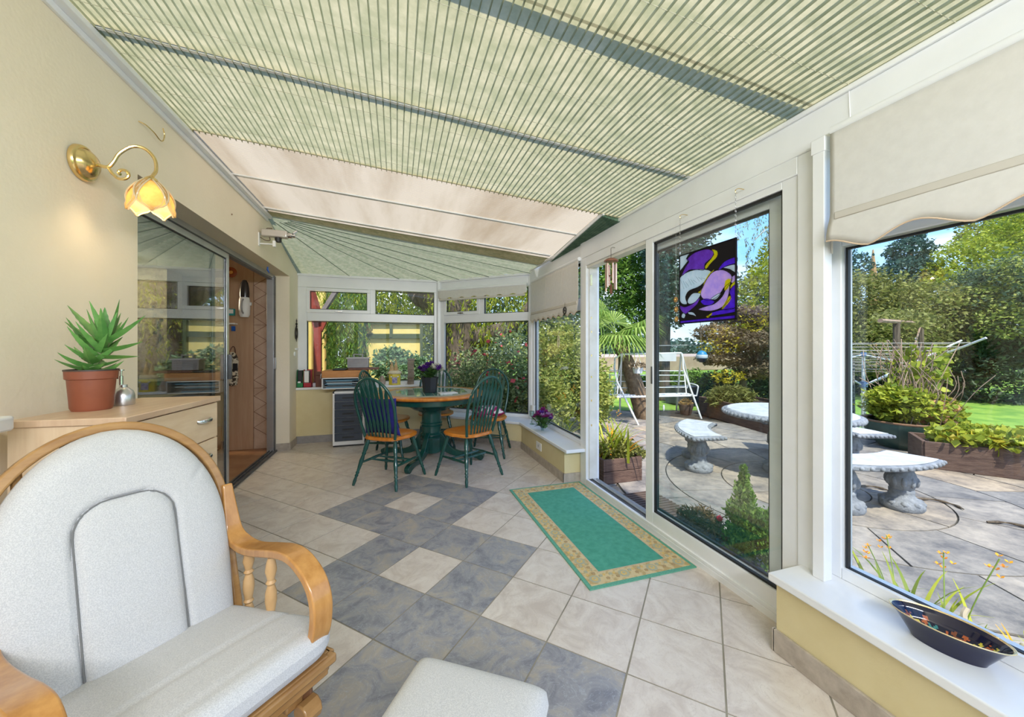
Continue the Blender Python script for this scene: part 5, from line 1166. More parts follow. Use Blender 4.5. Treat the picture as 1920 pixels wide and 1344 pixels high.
for q in range(4):
    r0,r1=radii[q]+.006,radii[q+1]-.006; n=(1,7,11,15)[q]
    for k in range(n):
        a0=2*PI*k/n+q*.3; a1=2*PI*(k+1)/n+q*.3; gg=.008/max(r1,.2); st=6 if q else 24
        out=[(pcx+r1*math.cos(a0+gg+(a1-a0-2*gg)*i/st),pcy+r1*math.sin(a0+gg+(a1-a0-2*gg)*i/st)) for i in range(st+1)]
        if q: inn_=[(pcx+r0*math.cos(a0+gg+(a1-a0-2*gg)*i/st),pcy+r0*math.sin(a0+gg+(a1-a0-2*gg)*i/st)) for i in range(st,-1,-1)]
        else: inn_=[]; out=out[:-1]
        P=out+inn_; P=[p for p in P if p[0]>1.87]
        if all(p[0]>1.87 for p in out+inn_): pm.prism(P,GZ-.02,GZ)
# surrounding slabs: irregular grid, cut by the circle radially (coarse)
ROT=R(12); cr2,sr2=math.cos(ROT),math.sin(ROT)
yy=-9.0
while yy<12:
    hh=rr.choice([.45,.6,.6,.75]); xx=-8+rr.random()*.5
    while xx<14:
        ww=rr.choice([.45,.6,.75,.9]); q=[(xx+.007,yy+.007),(xx+ww-.007,yy+.007+rr.uniform(-.01,.01)),(xx+ww-.007,yy+hh-.007),(xx+.007,yy+hh-.007)]
        q=[(x*cr2-y*sr2,x*sr2+y*cr2) for x,y in q]
        c=(sum(p[0] for p in q)/4-pcx,sum(p[1] for p in q)/4-pcy)
        def outc(p): return math.hypot(p[0]-pcx,p[1]-pcy)>1.96
        q2=clip(q,bound)
        if len(q2)>=3:
            if all(outc(p) for p in q2): pm.prism(q2,GZ-.02,GZ)
            elif any(outc(p) for p in q2):
                # subdivide the outline and push inside points out to the circle edge
                pts=[]
                for i in range(len(q2)):
                    a,b=q2[i],q2[(i+1)%len(q2)]
                    for k in range(8): pts.append((a[0]+(b[0]-a[0])*k/8,a[1]+(b[1]-a[1])*k/8))
                o2=[]
                for p in pts:
                    d=math.hypot(p[0]-pcx,p[1]-pcy)
                    if d<1.965: p=(pcx+(p[0]-pcx)/max(d,1e-3)*1.965,pcy+(p[1]-pcy)/max(d,1e-3)*1.965)
                    o2.append(p)
                if sum(1 for p in pts if outc(p))>3: pm.prism(o2,GZ-.021,GZ-.001)
        xx+=ww
    yy+=hh
po=pm.build('patio',[PAVE,JOINT],smooth=0); struct(po)
# step and sill outside
m=MB(); m.box(1.86,1.90,-4,7,GZ-.1,GZ+.02); struct(m.build('kerb_outside',mat('concrete',(.32,.31,.29),.9)))
# ---------- foliage
def leafcloud(name,parent,m_,blobs,n,size,seed,shape='leaf',hang=0,flat=0,shell=.55,aspect=2.0):
    """blobs: (centre, radii); leaves scattered through ellipsoid shells"""
    r_=np.random.RandomState(seed); vol=np.array([b[1][0]*b[1][1]+b[1][1]*b[1][2]+b[1][0]*b[1][2] for b in blobs]); pick=r_.choice(len(blobs),n,p=vol/vol.sum())
    Cn=np.array([tuple(b[0]) for b in blobs])[pick]; Rd=np.array([tuple(b[1]) for b in blobs])[pick]
    d=r_.normal(size=(n,3)); d/=np.linalg.norm(d,axis=1)[:,None]; rad=shell+(1-shell)*r_.rand(n)**.6
    lump=1+.14*np.sin(d[:,0]*7+seed)*np.sin(d[:,1]*8+1)*np.sin(d[:,2]*9+2)*2
    P=Cn+d*Rd*(rad*lump)[:,None]
    ax=r_.normal(size=(n,3)); ax[:,2]=ax[:,2]*.6-hang
    ax+=d*.5; ax/=np.linalg.norm(ax,axis=1)[:,None]
    w=np.cross(ax,r_.normal(size=(n,3))*(1-flat)+np.array([0,0,1])*flat*3); w/=np.linalg.norm(w,axis=1)[:,None]+1e-9
    nn=np.cross(ax,w); s=size*(.6+.8*r_.rand(n))[:,None]; hw=s/aspect/1.0
    V=np.stack([P-ax*s*.5,P+w*hw*.5+nn*s*.06,P+ax*s*.5,P-w*hw*.5+nn*s*.06],1).reshape(-1,3)
    off=wloc(parent); V-=np.array([off.x,off.y,off.z])
    me=bpy.data.meshes.new(name); me.vertices.add(4*n); me.vertices.foreach_set('co',V.astype(np.float32).ravel())
    me.loops.add(4*n); me.loops.foreach_set('vertex_index',np.arange(4*n,dtype=np.int32)); me.polygons.add(n); me.polygons.foreach_set('loop_start',np.arange(0,4*n,4,dtype=np.int32)); me.polygons.foreach_set('loop_total',np.full(n,4,dtype=np.int32))
    me.update(calc_edges=True); me.validate(); me.materials.append(m_)
    o=bpy.data.objects.new(name,me); C.objects.link(o); o.parent=parent; return o
def lm(name,a,b,tr=.35): return mat(name,a,.55,col2=b,island=1,trans=tr,spec=.3)
L_YG=lm('yellow_green_leaf',(.16,.24,.02),(.50,.52,.05)); L_MG=lm('mid_green_leaf',(.05,.13,.02),(.20,.34,.05)); L_DK=lm('dark_green_leaf',(.015,.045,.02),(.07,.14,.05)); L_OL=lm('olive_leaf',(.12,.13,.03),(.36,.36,.10)); L_WI=lm('willow_leaf',(.20,.26,.015),(.58,.58,.06),.5); L_BL=lm('blue_green_needle',(.03,.08,.06),(.13,.22,.17)); L_MA=lm('maple_leaf',(.14,.095,.055),(.38,.30,.19)); L_GO=lm('golden_leaf',(.35,.30,.02),(.70,.55,.05)); L_RO=lm('rose_leaf',(.08,.15,.05),(.38,.44,.22)); L_PA=lm('palm_leaf',(.10,.20,.02),(.36,.48,.10)); L_IV=lm('dark_ivy_leaf',(.02,.05,.025),(.15,.22,.12)); L_RD=lm('red_petal',(.55,.03,.05),(.85,.16,.18)); L_OR=lm('orange_petal',(.8,.22,.01),(.9,.50,.03)); L_DRY=lm('dry_leaf',(.35,.20,.06),(.60,.40,.15)); L_WIL=lm('light_bush_leaf',(.20,.26,.04),(.55,.56,.16))  # ivy leaf is a dark green, varied per leaf
BARK=mat('bark',(.07,.05,.035),.9,col2=(.17,.13,.09),scale=9,stretch=(3,3,.6),bump=.8,bscale=22)
def trunk(mb,pts,rs,n=9): mb.tube(cr_(pts,5),[rs[0]+(rs[-1]-rs[0])*i/(5*(len(pts)-1)) for i in range(5*(len(pts)-1)+1)],n)
def B_(px,py,d,rx,ry,rz_): return (atd(px,py,d),(rx,ry,rz_))
def bush(name,lab,cat,m_,blobs,n,size,seed,base=None,tr=None,group=None,**k):
    b0=blobs[0][0]; loc=base or (b0[0],b0[1],GZ); t=thing(name,lab,cat,loc,group)
    leafcloud('foliage',t,m_,blobs,n,size,seed,**k)
    if tr is not None:
        mb=MB()
        for pts,rs in tr: trunk(mb,pts,rs)
        mb.build('trunk',BARK,t,smooth=60)
    return t
def ground_at(px,d): v=atd(px,652,d); return Vector((v.x,v.y,GZ))
# big willow beyond the bay: leaning trunk with limbs and hanging strands
wt=ground_at(845,8.6); wi=thing('willow_tree','big weeping willow with dark leaning trunk beyond the bay windows','tree',wt)
mb=MB(); g0=wt
trunk(mb,[g0,atd(862,690,8.6),atd(858,625,8.6),atd(845,590,8.4),atd(800,540,8.0),atd(770,460,7.8)],[.62,.30]); trunk(mb,[atd(862,640,8.6),atd(905,632,8.3),atd(960,612,8.0),atd(1010,560,7.8)],[.30,.12]); trunk(mb,[atd(850,600,8.5),atd(870,560,8.8),atd(905,500,9.2)],[.30,.14]); trunk(mb,[atd(790,560,7.9),atd(775,545,8.1),atd(740,480,8.5)],[.2,.1])
mb.build('trunk',BARK,wi,smooth=60)
# strands
def strands(name,parent,m_,tops,L,n_leaf,seed,size=.085,sway=.25):
    r_=np.random.RandomState(seed); Pp=[];Ax=[]; mb=MB()
    for t in tops:
        l=L*r_.uniform(.6,1.15); sw=r_.normal(size=2)*sway*.35
        for k in range(n_leaf):
            f=r_.rand(); Pp.append((t[0]+sw[0]*f+r_.normal()*.03,t[1]+sw[1]*f+r_.normal()*.03,t[2]-l*f)); a=r_.normal(size=3)*.45; a[2]-=1.0; Ax.append(a)
    P=np.array(Pp); A=np.array(Ax); A/=np.linalg.norm(A,axis=1)[:,None]; n=len(P); w=np.cross(A,r_.normal(size=(n,3))); w/=np.linalg.norm(w,axis=1)[:,None]; s=size*(.6+.8*r_.rand(n))[:,None]
    V=np.stack([P-A*s*.5,P+w*s*.11,P+A*s*.5,P-w*s*.11],1).reshape(-1,3); off=wloc(parent); V-=np.array([off.x,off.y,off.z])
    me=bpy.data.meshes.new(name); me.vertices.add(4*n); me.vertices.foreach_set('co',V.astype(np.float32).ravel()); me.loops.add(4*n); me.loops.foreach_set('vertex_index',np.arange(4*n,dtype=np.int32)); me.polygons.add(n); me.polygons.foreach_set('loop_start',np.arange(0,4*n,4,dtype=np.int32)); me.polygons.foreach_set('loop_total',np.full(n,4,dtype=np.int32)); me.update(calc_edges=True); me.materials.append(m_)
    o=bpy.data.objects.new(name,me); C.objects.link(o); o.parent=parent; return o
rw_=random.Random(31); tops=[]
for k in range(330):
    px=rw_.uniform(600,1010); d=rw_.uniform(7.9,10.5) if 680<px<800 else rw_.uniform(6.9,10.5); v=atd(px,rw_.uniform(380,560),d); tops.append(v)
strands('hanging_foliage',wi,L_WI,tops,2.4,52,5,.11)
tops=[]
for k in range(90): v=atd(rw_.uniform(612,690),rw_.uniform(470,590),rw_.uniform(6.8,8.2)); tops.append(v)
strands('low_hanging_foliage',wi,L_MG,tops,2.3,60,6,.10)
for k in range(1): leafcloud('crown',wi,L_WI,[(atd(800,330,9),(4.2,2.2,1.4)),(atd(950,420,9.5),(2.2,1.8,1.3))],9000,.13,8)
# second willow shrub mass behind
bush('backdrop_tree','dense dark green trees far behind the willow strands','tree',L_DK,[B_(700,560,15,3.6,2,2.6),B_(860,600,15,3.4,2,2.2),B_(980,600,15,2.4,2,2.0),B_(640,620,14,2.4,1.5,2.0),B_(780,640,14,3,1.5,1.4)],16000,.20,12)
bush('low_bush','blue green bush beyond the toy house and sill tower','bush',lm('soft_green_leaf',(.10,.20,.08),(.26,.38,.20)),[B_(735,685,7.0,.36,.3,.36),B_(775,700,6.9,.30,.3,.35)],3200,.085,13)
bush('low_bush','bright yellow green bush right of the back window ornaments','bush',L_YG,[B_(812,660,8.6,.45,.4,.75),B_(655,715,7.6,.7,.4,.25)],2500,.085,14)
# yellow house corner with red post
YW=mat('yellow_render',(.72,.55,.15),.8,col2=(.80,.63,.22),scale=4)
yb_=thing('house_corner','yellow rendered house corner with timber boards left of the bay window view','building',(-1.6,8,GZ))
m=MB(); a=atd(612,652,7.6); m.box(-3.2,a.x,a.y,a.y+1.2,GZ,4.2); m.build('wall',YW,yb_); q=MB(); b=atd(590,652,7.55); q.box(b.x-.05,b.x-.02,a.y-.03,a.y,GZ,4.2); q.box(a.x-.03,a.x,a.y-.02,a.y,GZ,4.2); q.build('batten',mat('ochre_batten',(.35,.22,.06),.7),yb_)
RP=mat('red_post_paint',(.25,.035,.025),.5,col2=(.32,.06,.04),scale=5)
rp_=thing('forked_post','red painted forked timber post outside the bay window','post',atz(596,738,GZ)); dR=6.6
def pd(px,py,d=dR): return atd(px,py,d)
rp_.location=(pd(596,740).x,pd(596,740).y,GZ)
m=MB(); b=pd(596,700); m.beam((b.x,b.y,GZ),(b.x,b.y,pd(596,615).z),.115,.115); m.poly3([pd(589,622),pd(603,622),pd(612,603),pd(611,598),pd(583,598)],(0,.10,0)); m.build('post',RP,rp_)
m=MB(); m.beam(pd(597,600),pd(578,535),.15,.12); m.build('brace',RP,rp_); m=MB(); m.beam(pd(602,590),pd(632,543),.07,.07); m.build('grey_branch',mat('grey_wood',(.22,.18,.17),.8),rp_)
# yellow panel and bars added to imitate a reflection in the bay glass
ob=thing('yellow_reflection','yellow panel with dark green bars imitating a wall reflection in the bay glass','building',ground_at(738,7.6))
a=atd(684,608,7.5); b=atd(790,608,7.5); z1=atd(700,604,7.5).z; 
m=MB(); m.beam((a.x,a.y,(z1+GZ)/2),(b.x,b.y,(z1+GZ)/2),.15,z1-GZ); m.build('wall',YW,ob)
def onw(px,py): return atd(px,py,7.40)
m=MB()
for p,q,w in (((684,608),(684,700),.06),((733,606),(733,632),.09),((790,606),(790,690),.08),((684,630),(790,630),.09),((684,605),(790,605),.06)): m.beam(onw(*p),onw(*q),.05,w,(0,1,0)) if p[0]==q[0] else m.beam(onw(*p),onw(*q),.06,w)
m.build('dark_bar',mat('dark_green_bar',(.05,.07,.02),.6),ob)
c=onw(693,617); m=MB(); m.lathe([(.001,0),(.07,0),(.07,.03),(.001,.04)],(c.x,c.y-.05,c.z),10,axis=(-.3,-1,0)); m.build('round_plaque',mat('dark_gold',(.16,.12,.03),.5),ob)
# rose bush by the bay
rb=bush('rose_bush','wide rose bush with red blooms directly outside the angled bay window','bush',L_RO,[B_(900,715,6.4,.62,.5,.62),B_(955,700,6.0,.45,.45,.75),B_(870,740,6.6,.4,.4,.6),B_(985,740,5.7,.35,.35,.55),B_(935,770,6.1,.7,.4,.55)],11000,.065,15,shell=.3)
leafcloud('rose_bloom',rb,L_RD,[B_(900,715,6.3,.66,.5,.62),B_(955,700,5.9,.47,.45,.72),B_(935,750,6.0,.7,.4,.5)],170,.075,16,shell=.9,aspect=1.1)
mb=MB()
for k in range(9): mb.tube([ground_at(880+k*13,6.2),atd(880+k*13,760,6.2),atd(865+k*16,690,6.1)],[.012,.008,.003],5)
mb.build('stems',BARK,rb)
# variegated shrub seen through the narrow pane and the doorway
bush('variegated_shrub','tall cream and green variegated shrub outside the narrow bay pane','bush',L_WIL,[B_(1055,690,6.1,.62,.5,.85),B_(1108,735,6.0,.34,.45,.70),B_(1030,760,5.4,.35,.3,.5)],13000,.062,17,shell=.35)
bush('dark_shrub','dark green shrub between the variegated shrub and the willow','bush',L_IV,[B_(1040,625,7.5,.7,.6,.6),B_(1090,600,8.5,.8,.7,.9)],4000,.09,18)
# evergreen behind the palm
bush('evergreen_tree','bright bushy evergreen tree behind the palm, filling the top of the doorway','tree',L_MG,[B_(1140,540,10.5,1.3,1.1,1.0),B_(1195,500,11,1.2,1,1.1),B_(1110,480,11,1.2,1,1.2),B_(1175,590,10.5,.9,.8,.6),B_(1215,560,11,.9,.8,.9)],16000,.11,19,tr=[([ground_at(1170,11),atd(1168,600,11)],[.2,.1])])
bush('dark_tree','dark conifer high behind the evergreen above the open doorway','tree',L_DK,[B_(1185,430,12,1.8,1.2,1.4),B_(1090,420,12,1.6,1.2,1.4)],9000,.14,20)
# palm
pb=ground_at(1212,7.2); pt=thing('palm_tree','fan palm with leaning brown trunk standing beyond the open doorway','palm tree',pb); pb=pb
PT=atd(1155,632,7.2); mb=MB(); mb.tube(cr_([pb,atd(1200,750,7.2),atd(1180,690,7.2),PT],6),[.20-.005*i for i in range(19)],10); mb.build('trunk',mat('palm_trunk',(.14,.09,.05),.95,col2=(.25,.18,.11),scale=14,bump=.8),pt,smooth=60)
rr=random.Random(12)
for k in range(17):
    c=PT+Vector((0,0,.05)); az=k*2.4; el=rr.uniform(-.25,1.1); L=rr.uniform(.45,.75); d=Vector((math.cos(az)*math.cos(el),math.sin(az)*math.cos(el),math.sin(el))); hub=c+d*L*.75
    m=MB(); m.tube([c,c+d*L*.4+Vector((0,0,.03)),hub],[.012,.009,.007],5)
    sd=d.cross(Vector((0,0,1))).normalized(); upn=sd.cross(d).normalized(); FL=.62
    for j in range(26):
        a=R(-115+230*j/25); dd_=(d*math.cos(a)+sd*math.sin(a)).normalized(); tip=hub+dd_*FL+Vector((0,0,-.24-.1*abs(math.sin(a))))+upn*.02; mid=hub+dd_*FL*.55+Vector((0,0,-.02)); wv_=dd_.cross(upn).normalized()*.017
        m.add([hub,mid-wv_,tip,mid+wv_,],[(0,1,2,3)])
    m.build('frond',L_PA,pt,smooth=0)
# hanging conifer limb and birch sprays outside the sliding door
hc=bush('conifer_tree','tall dark conifer with drooping limb seen through the left of the sliding door glass','tree',L_BL,[B_(1258,440,9.5,.85,.8,1.9),B_(1285,400,9.5,.9,.8,1.2),B_(1262,560,9.3,.42,.5,.75),B_(1300,330,9.5,1.2,.8,1.0)],13000,.12,22,tr=[([ground_at(1243,9.8),atd(1250,500,9.8),atd(1265,380,9.7)],[.16,.1])])
bi=thing('birch_tree','tall birch with fine drooping sprays against the sky behind the stained glass','tree',ground_at(1500,12)); mb=MB(); mb.tube(cr_([ground_at(1500,12),atd(1498,500,12),atd(1490,350,12),atd(1470,240,12)],6),[.16-.007*i for i in range(19)],8)
for e_ in ((1430,400),(1415,460),(1440,520),(1425,350)): mb.tube(cr_([atd(1492,420,12),atd(1460,e_[1]-50,12),atd(e_[0],e_[1]-10,12)],5),.02,5)
mb.build('trunk',mat('birch_bark',(.45,.43,.40),.8,col2=(.6,.58,.54),scale=12),bi)
rr=random.Random(17); tops=[atd(rr.gauss(1440,28),rr.uniform(330,620),rr.uniform(11,12.5)) for k in range(95)]
strands('hanging_foliage',bi,L_OL,tops,1.1,40,23,.10,.5)
bush('feathery_tree','light green feathery tree behind the maple on the right of the sliding door','tree',L_WI,[B_(1440,560,11,.9,.8,1.1),B_(1420,610,10.5,.7,.7,.6),B_(1475,500,11.5,.9,.8,1.2)],9000,.10,24)
# japanese maple
jm=bush('japanese_maple','purple brown japanese maple with layered branches behind the stone table','tree',L_MA,[B_(1375,590,8.6,.62,.6,.20),B_(1345,625,8.4,.55,.5,.22),B_(1410,640,8.2,.62,.5,.22),B_(1350,672,8.4,.5,.5,.16),B_(1425,690,8.3,.6,.5,.25),B_(1390,655,8.6,.6,.5,.5),B_(1440,610,8.6,.4,.5,.4)],13000,.085,25,flat=.6,tr=[([ground_at(1395,8.4),atd(1392,700,8.4),atd(1380,620,8.4)],[.09,.05]),([atd(1392,690,8.4),atd(1425,660,8.3)],[.05,.03])])
leafcloud('golden_leaves',jm,L_GO,[B_(1350,640,8.2,.5,.4,.3),B_(1365,705,8.0,.35,.3,.15),B_(1400,600,8.4,.5,.4,.3)],900,.08,26)
bush('dark_hedge','dark green hedge below the japanese maple','hedge',L_IV,[B_(1400,735,9.2,1.3,.6,.55),B_(1340,735,9.6,.7,.5,.5),B_(1460,720,9,.8,.6,.7)],7000,.09,27)
bush('clipped_hedge','bright clipped green hedge beyond the garden swing','hedge',L_MG,[B_(1290,722,11.5,1.4,.6,.45),B_(1240,725,11.5,1.0,.6,.45)],8000,.085,28)
bush('dark_hedge','dark hedge foot under the bright clipped hedge beyond the swing','hedge',L_DK,[B_(1290,745,11.2,1.7,.5,.55),B_(1215,745,11.2,1.2,.5,.5)],6000,.09,29)
bush('distant_trees','hazy distant tree line beyond the garden','tree',L_BL,[B_(1230,660,40,7,3,1.6),B_(1290,668,38,5,3,1.5),B_(1120,655,42,8,3,2.4)],5000,.55,30)
m=MB(); a=ground_at(1270,26); m.box(a.x-9,a.x+9,a.y-3,a.y+6,GZ,.75); hf=leafcloud
tag(m.build('distant_field',mat('pink_field',(.40,.28,.22),.9,col2=(.50,.38,.30),scale=2)),'pinkish brown field bank beyond the bright hedge','field',kind='structure')
# brown timber trough behind the swing & stone table, with ornamental grass
def trough(name,lab,p,q,w,h,parts=True):
    p=Vector((p[0],p[1],GZ)); q=Vector((q[0],q[1],GZ)); d=(q-p).normalized(); n_=Vector((-d.y,d.x,0)); t=thing(name,lab,'planter',(p+q)/2)
    for nm,a,b in (('front_board',p,q),('back_board',p+n_*w,q+n_*w),('end_board',p,p+n_*w),('end_board',q,q+n_*w)):
        m=MB(); m.beam(a+Vector((0,0,h/2)),b+Vector((0,0,h/2)),.04,h); m.build(nm,TIMBER,t,bevel=.004)
    m=MB(); m.poly3([p+Vector((0,0,h-.06)),q+Vector((0,0,h-.06)),q+n_*w+Vector((0,0,h-.06)),p+n_*w+Vector((0,0,h-.06))],(0,0,-.05)); m.build('soil',SOIL,t,smooth=0)
    return t,p,q,n_
a=atz(1312,776,GZ); b=atz(1470,822,GZ)
tr1,_,_,_=trough('timber_trough','long dark timber raised bed behind the stone table through the door glass',(a.x,a.y),(b.x,b.y),1.1,.36)
a2=atz(1733,876,GZ); b2_=atz(1960,905,GZ)
tr2,tp_,tq_,tn_=trough('timber_trough','dark timber trough with yellow leafed plants on the right of the patio',(a2.x,a2.y),(a2.x+(b2_.x-a2.x)*1.6,a2.y+(b2_.y-a2.y)*1.6),.55,.30)
bush('ornamental_grass','brown and green tufted grass bush in the raised bed behind the stone table','bush',L_OL,[(atd(1370,745,7.2),(.48,.30,.22))],2600,.16,33,aspect=7,shell=.2)
bush('yellow_plants','yellow and green leafy plants spilling over the right timber trough','plant',L_YG,[(Vector((tp_+(tq_-tp_)*f))+tn_*.25+Vector((0,0,.36)),(.34,.30,.13)) for f in (.28,.42,.55,.7,.85)],2600,.085,34,aspect=1.5)
bush('golden_plants','golden leafed clump at the edge of the right timber trough','plant',L_GO,[(Vector((tp_+(tq_-tp_)*f))+tn_*.15+Vector((0,0,.37)),(.20,.2,.08)) for f in (.25,.45,.62)],500,.08,35,aspect=1.5)
# ---------- stone furniture
def stone_lathe_ped(mb,c,s=1.0,h=.37):
    mb.lathe([(.001,0),(.17*s,0),(.185*s,.02),(.185*s,.055),(.15*s,.085),(.115*s,.10),(.10*s,.13),(.105*s,.14),(.105*s,.155),(.095*s,.165),(.125*s,.22),(.13*s,.25),(.11*s,.30),(.09*s,.335),(.10*s,h)],c,20)
    for k in range(10):
        a=2*PI*k/10; mb.ball((c[0]+.115*s*math.cos(a),c[1]+.115*s*math.sin(a),c[2]+.235),.028*s,5,(1,1,2.0))
        mb.ball((c[0]+.15*s*math.cos(a),c[1]+.15*s*math.sin(a),c[2]+.06),.035*s,5,(1.2,1.2,.9))
def arcslab(mb,c,r0,r1,a0,a1,z0,z1,n=24):
    P=[(c[0]+r1*math.cos(a0+(a1-a0)*i/n),c[1]+r1*math.sin(a0+(a1-a0)*i/n)) for i in range(n+1)]+[(c[0]+r0*math.cos(a1+(a0-a1)*i/n),c[1]+r0*math.sin(a1+(a0-a1)*i/n)) for i in range(n+1)]
    mb.prism(P,z0,z1); return P
TCx,TCy=4.08,2.97
tc_=Vector((TCx,TCy,0))
st_=thing('stone_table','round pale stone garden table with scalloped grey edge on the patio','garden table',(TCx,TCy,GZ))
TR=.62; TH=.68
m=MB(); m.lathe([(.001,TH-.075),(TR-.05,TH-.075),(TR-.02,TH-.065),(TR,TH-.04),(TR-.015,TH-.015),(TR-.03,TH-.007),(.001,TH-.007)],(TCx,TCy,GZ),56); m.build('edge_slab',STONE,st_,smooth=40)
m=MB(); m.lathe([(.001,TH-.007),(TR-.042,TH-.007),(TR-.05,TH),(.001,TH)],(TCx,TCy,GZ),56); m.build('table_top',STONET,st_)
m=MB()
for k in range(64):
    a=2*PI*k/64; m.ball((TCx+(TR-.007)*math.cos(a),TCy+(TR-.007)*math.sin(a),GZ+TH-.04),.023,4,(1,1,1.1))
m.build('scallop_edge',STONE,st_,smooth=60)
m=MB(); m.lathe([(.001,0),(.22,0),(.235,.03),(.23,.075),(.17,.11),(.14,.14),(.13,.18),(.15,.20),(.15,.22),(.13,.24),(.175,.33),(.18,.38),(.14,.47),(.12,.53),(.20,TH-.075)],(TCx,TCy,GZ),24)
for k in range(12):
    a=2*PI*k/12; m.ball((TCx+.16*math.cos(a),TCy+.16*math.sin(a),GZ+.35),.035,5,(1,1,2.4))
m.build('pedestal',STONE,st_,smooth=50)
def bench(lab,ac,w=.62,first=None,r0=.75,r1=1.12):
    t=thing('stone_bench',lab,'garden bench',(TCx+.95*math.cos(ac),TCy+.95*math.sin(ac),GZ),group='curved stone benches round the stone table')
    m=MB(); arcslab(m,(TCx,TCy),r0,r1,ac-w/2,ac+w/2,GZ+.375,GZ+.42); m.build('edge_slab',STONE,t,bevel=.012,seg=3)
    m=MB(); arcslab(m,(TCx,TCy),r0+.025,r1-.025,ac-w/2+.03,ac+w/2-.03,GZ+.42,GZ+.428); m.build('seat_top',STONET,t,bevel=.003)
    m=MB(); P=arcslab(MB(),(TCx,TCy),r0,r1,ac-w/2,ac+w/2,0,1,16)
    for i in range(len(P)):
        a=Vector((*P[i],0)); b=Vector((*P[(i+1)%len(P)],0)); L=(b-a).length; k=max(1,int(L/.045))
        for j in range(k): p=a+(b-a)*(j/k); m.ball((p.x,p.y,GZ+.398),.019,4)
    m.build('scallop_edge',STONE,t,smooth=60)
    for s in (-1,1):
        a=ac+s*w*.27; c=(TCx+(r0+r1)/2*math.cos(a),TCy+(r0+r1)/2*math.sin(a),GZ); m=MB(); stone_lathe_ped(m,c,.78,.375); m.build('pedestal',STONE,t,smooth=50)
    return t
bench('curved stone bench nearest the sliding door, seen whole through its glass',R(141),1.05)
bench('curved stone bench in front of the big right window with carved pedestal',R(-104),1.05)
bench('curved stone bench beyond the stone table, only its tip in the right window',R(18),1.3)
# ---------- garden swing frame
WM=mat('white_metal',(.78,.79,.78),.35)
sw=thing('garden_swing','white metal garden swing seat frame beyond the open doorway','garden swing',(4.8,5.8,GZ))
def T(mb,pts,r=.017,k=0): mb.tube(cr_(pts,5) if k else pts,r,8)
fl0=atz(1197,797,GZ); fr0=atz(1315,785,GZ); dL=.9545*fl0.y+.2984*fl0.x; dRr=.9545*fr0.y+.2984*fr0.x
tl=atd(1165,664,dL+.25); trr=atd(1277,662,dRr+.25)
m=MB(); T(m,[fl0,atd(1157,715,dL+.1),atd(1152,690,dL+.2),atd(1153,672,dL+.25),tl]); T(m,[fr0,atd(1290,715,dRr+.1),atd(1281,690,dRr+.2),atd(1280,670,dRr+.25),trr]); T(m,[tl,trr],.020)
bl=fl0+Vector((.25,.95,0)); br=fr0+Vector((.25,.95,0)); T(m,[tl,bl]); T(m,[trr,br]); m.build('frame',WM,sw)
m=MB(); sl_=atd(1156,745,dL+.1); sr_=atd(1306,742,dRr+.15); up_=atd(1150,700,dL+.5)
for z_,o in ((0,0),(.03,.10),(.06,.25),(-.0,.38)): T(m,[sl_+Vector((o*.3,o,z_*0+.0)),sr_+Vector((o*.3,o,0))],.012)
T(m,[sl_+Vector((0,0,.0)),sl_+Vector((.12,.40,0)),sl_+Vector((.2,.55,.45))],.014); T(m,[sr_,sr_+Vector((.12,.40,0)),sr_+Vector((.2,.55,.45))],.014)
mid=(sl_+sr_)/2; T(m,[mid+Vector((.0,0,0)),mid+Vector((.12,.40,0)),mid+Vector((.2,.55,.45))],.012)
for f in (.12,.24,.36,.45): T(m,[sl_+Vector((.12+.08*f/.45,.40+.15*f/.45,f)),sr_+Vector((.12+.08*f/.45,.40+.15*f/.45,f))],.010)
m.build('seat_rails',WM,sw)
for p,s in ((sl_,1),(sr_,-1)):
    m=MB(); T(m,[p,p+Vector((0,-.03,.12)),p+Vector((.02,0,.20)),p+Vector((.16,.36,.20)),p+Vector((.16,.42,.10))],.013,1); m.build('arm_loop',WM,sw)
for p,q in ((sl_,tl),(sr_,trr)):
    m=MB(); T(m,[p+Vector((.08,.2,0)),q+(trr-tl)*.02],.009); m.build('hanger',WM,sw)
m=MB(); a=atd(1228,663,6.9); b=atd(1268,663,6.9); m.poly3([a,b,b+Vector((0,0,-.14)),a+Vector((0,0,-.14))],(0,.01,0)); m.build('canopy_scrap',mat('white_cloth',(.75,.76,.76),.8,trans=.2),sw,smooth=0)
# hanging basket
hb=thing('hanging_pot','small white hanging flower pot in front of the swing frame','hanging pot',atd(1196,685,6.3)); c=atd(1196,692,6.3)
m=MB(); m.lathe([(.001,-.07),(.07,-.07),(.09,.03),(.085,.03),(.001,.02)],c,14); m.build('pot',WM,hb)
m=MB()
for dx in (-.08,.08): m.tube([c+Vector((dx,0,.03)),c+Vector((0,0,.26))],.004,5)
m.build('hanger',WM,hb); leafcloud('trailing_flowers',hb,L_MA,[(c+Vector((0,0,.06)),(.16,.12,.07))],140,.055,41)
# low clothes wire
m=MB(); m.tube([atd(1185,653,7.6),atd(1235,648,8),atd(1340,646,9)],.008,5); tag(m.build('washing_line',mat('grey_wire',(.4,.4,.4),.5)),'thin grey washing line stretched above the white swing','washing line')
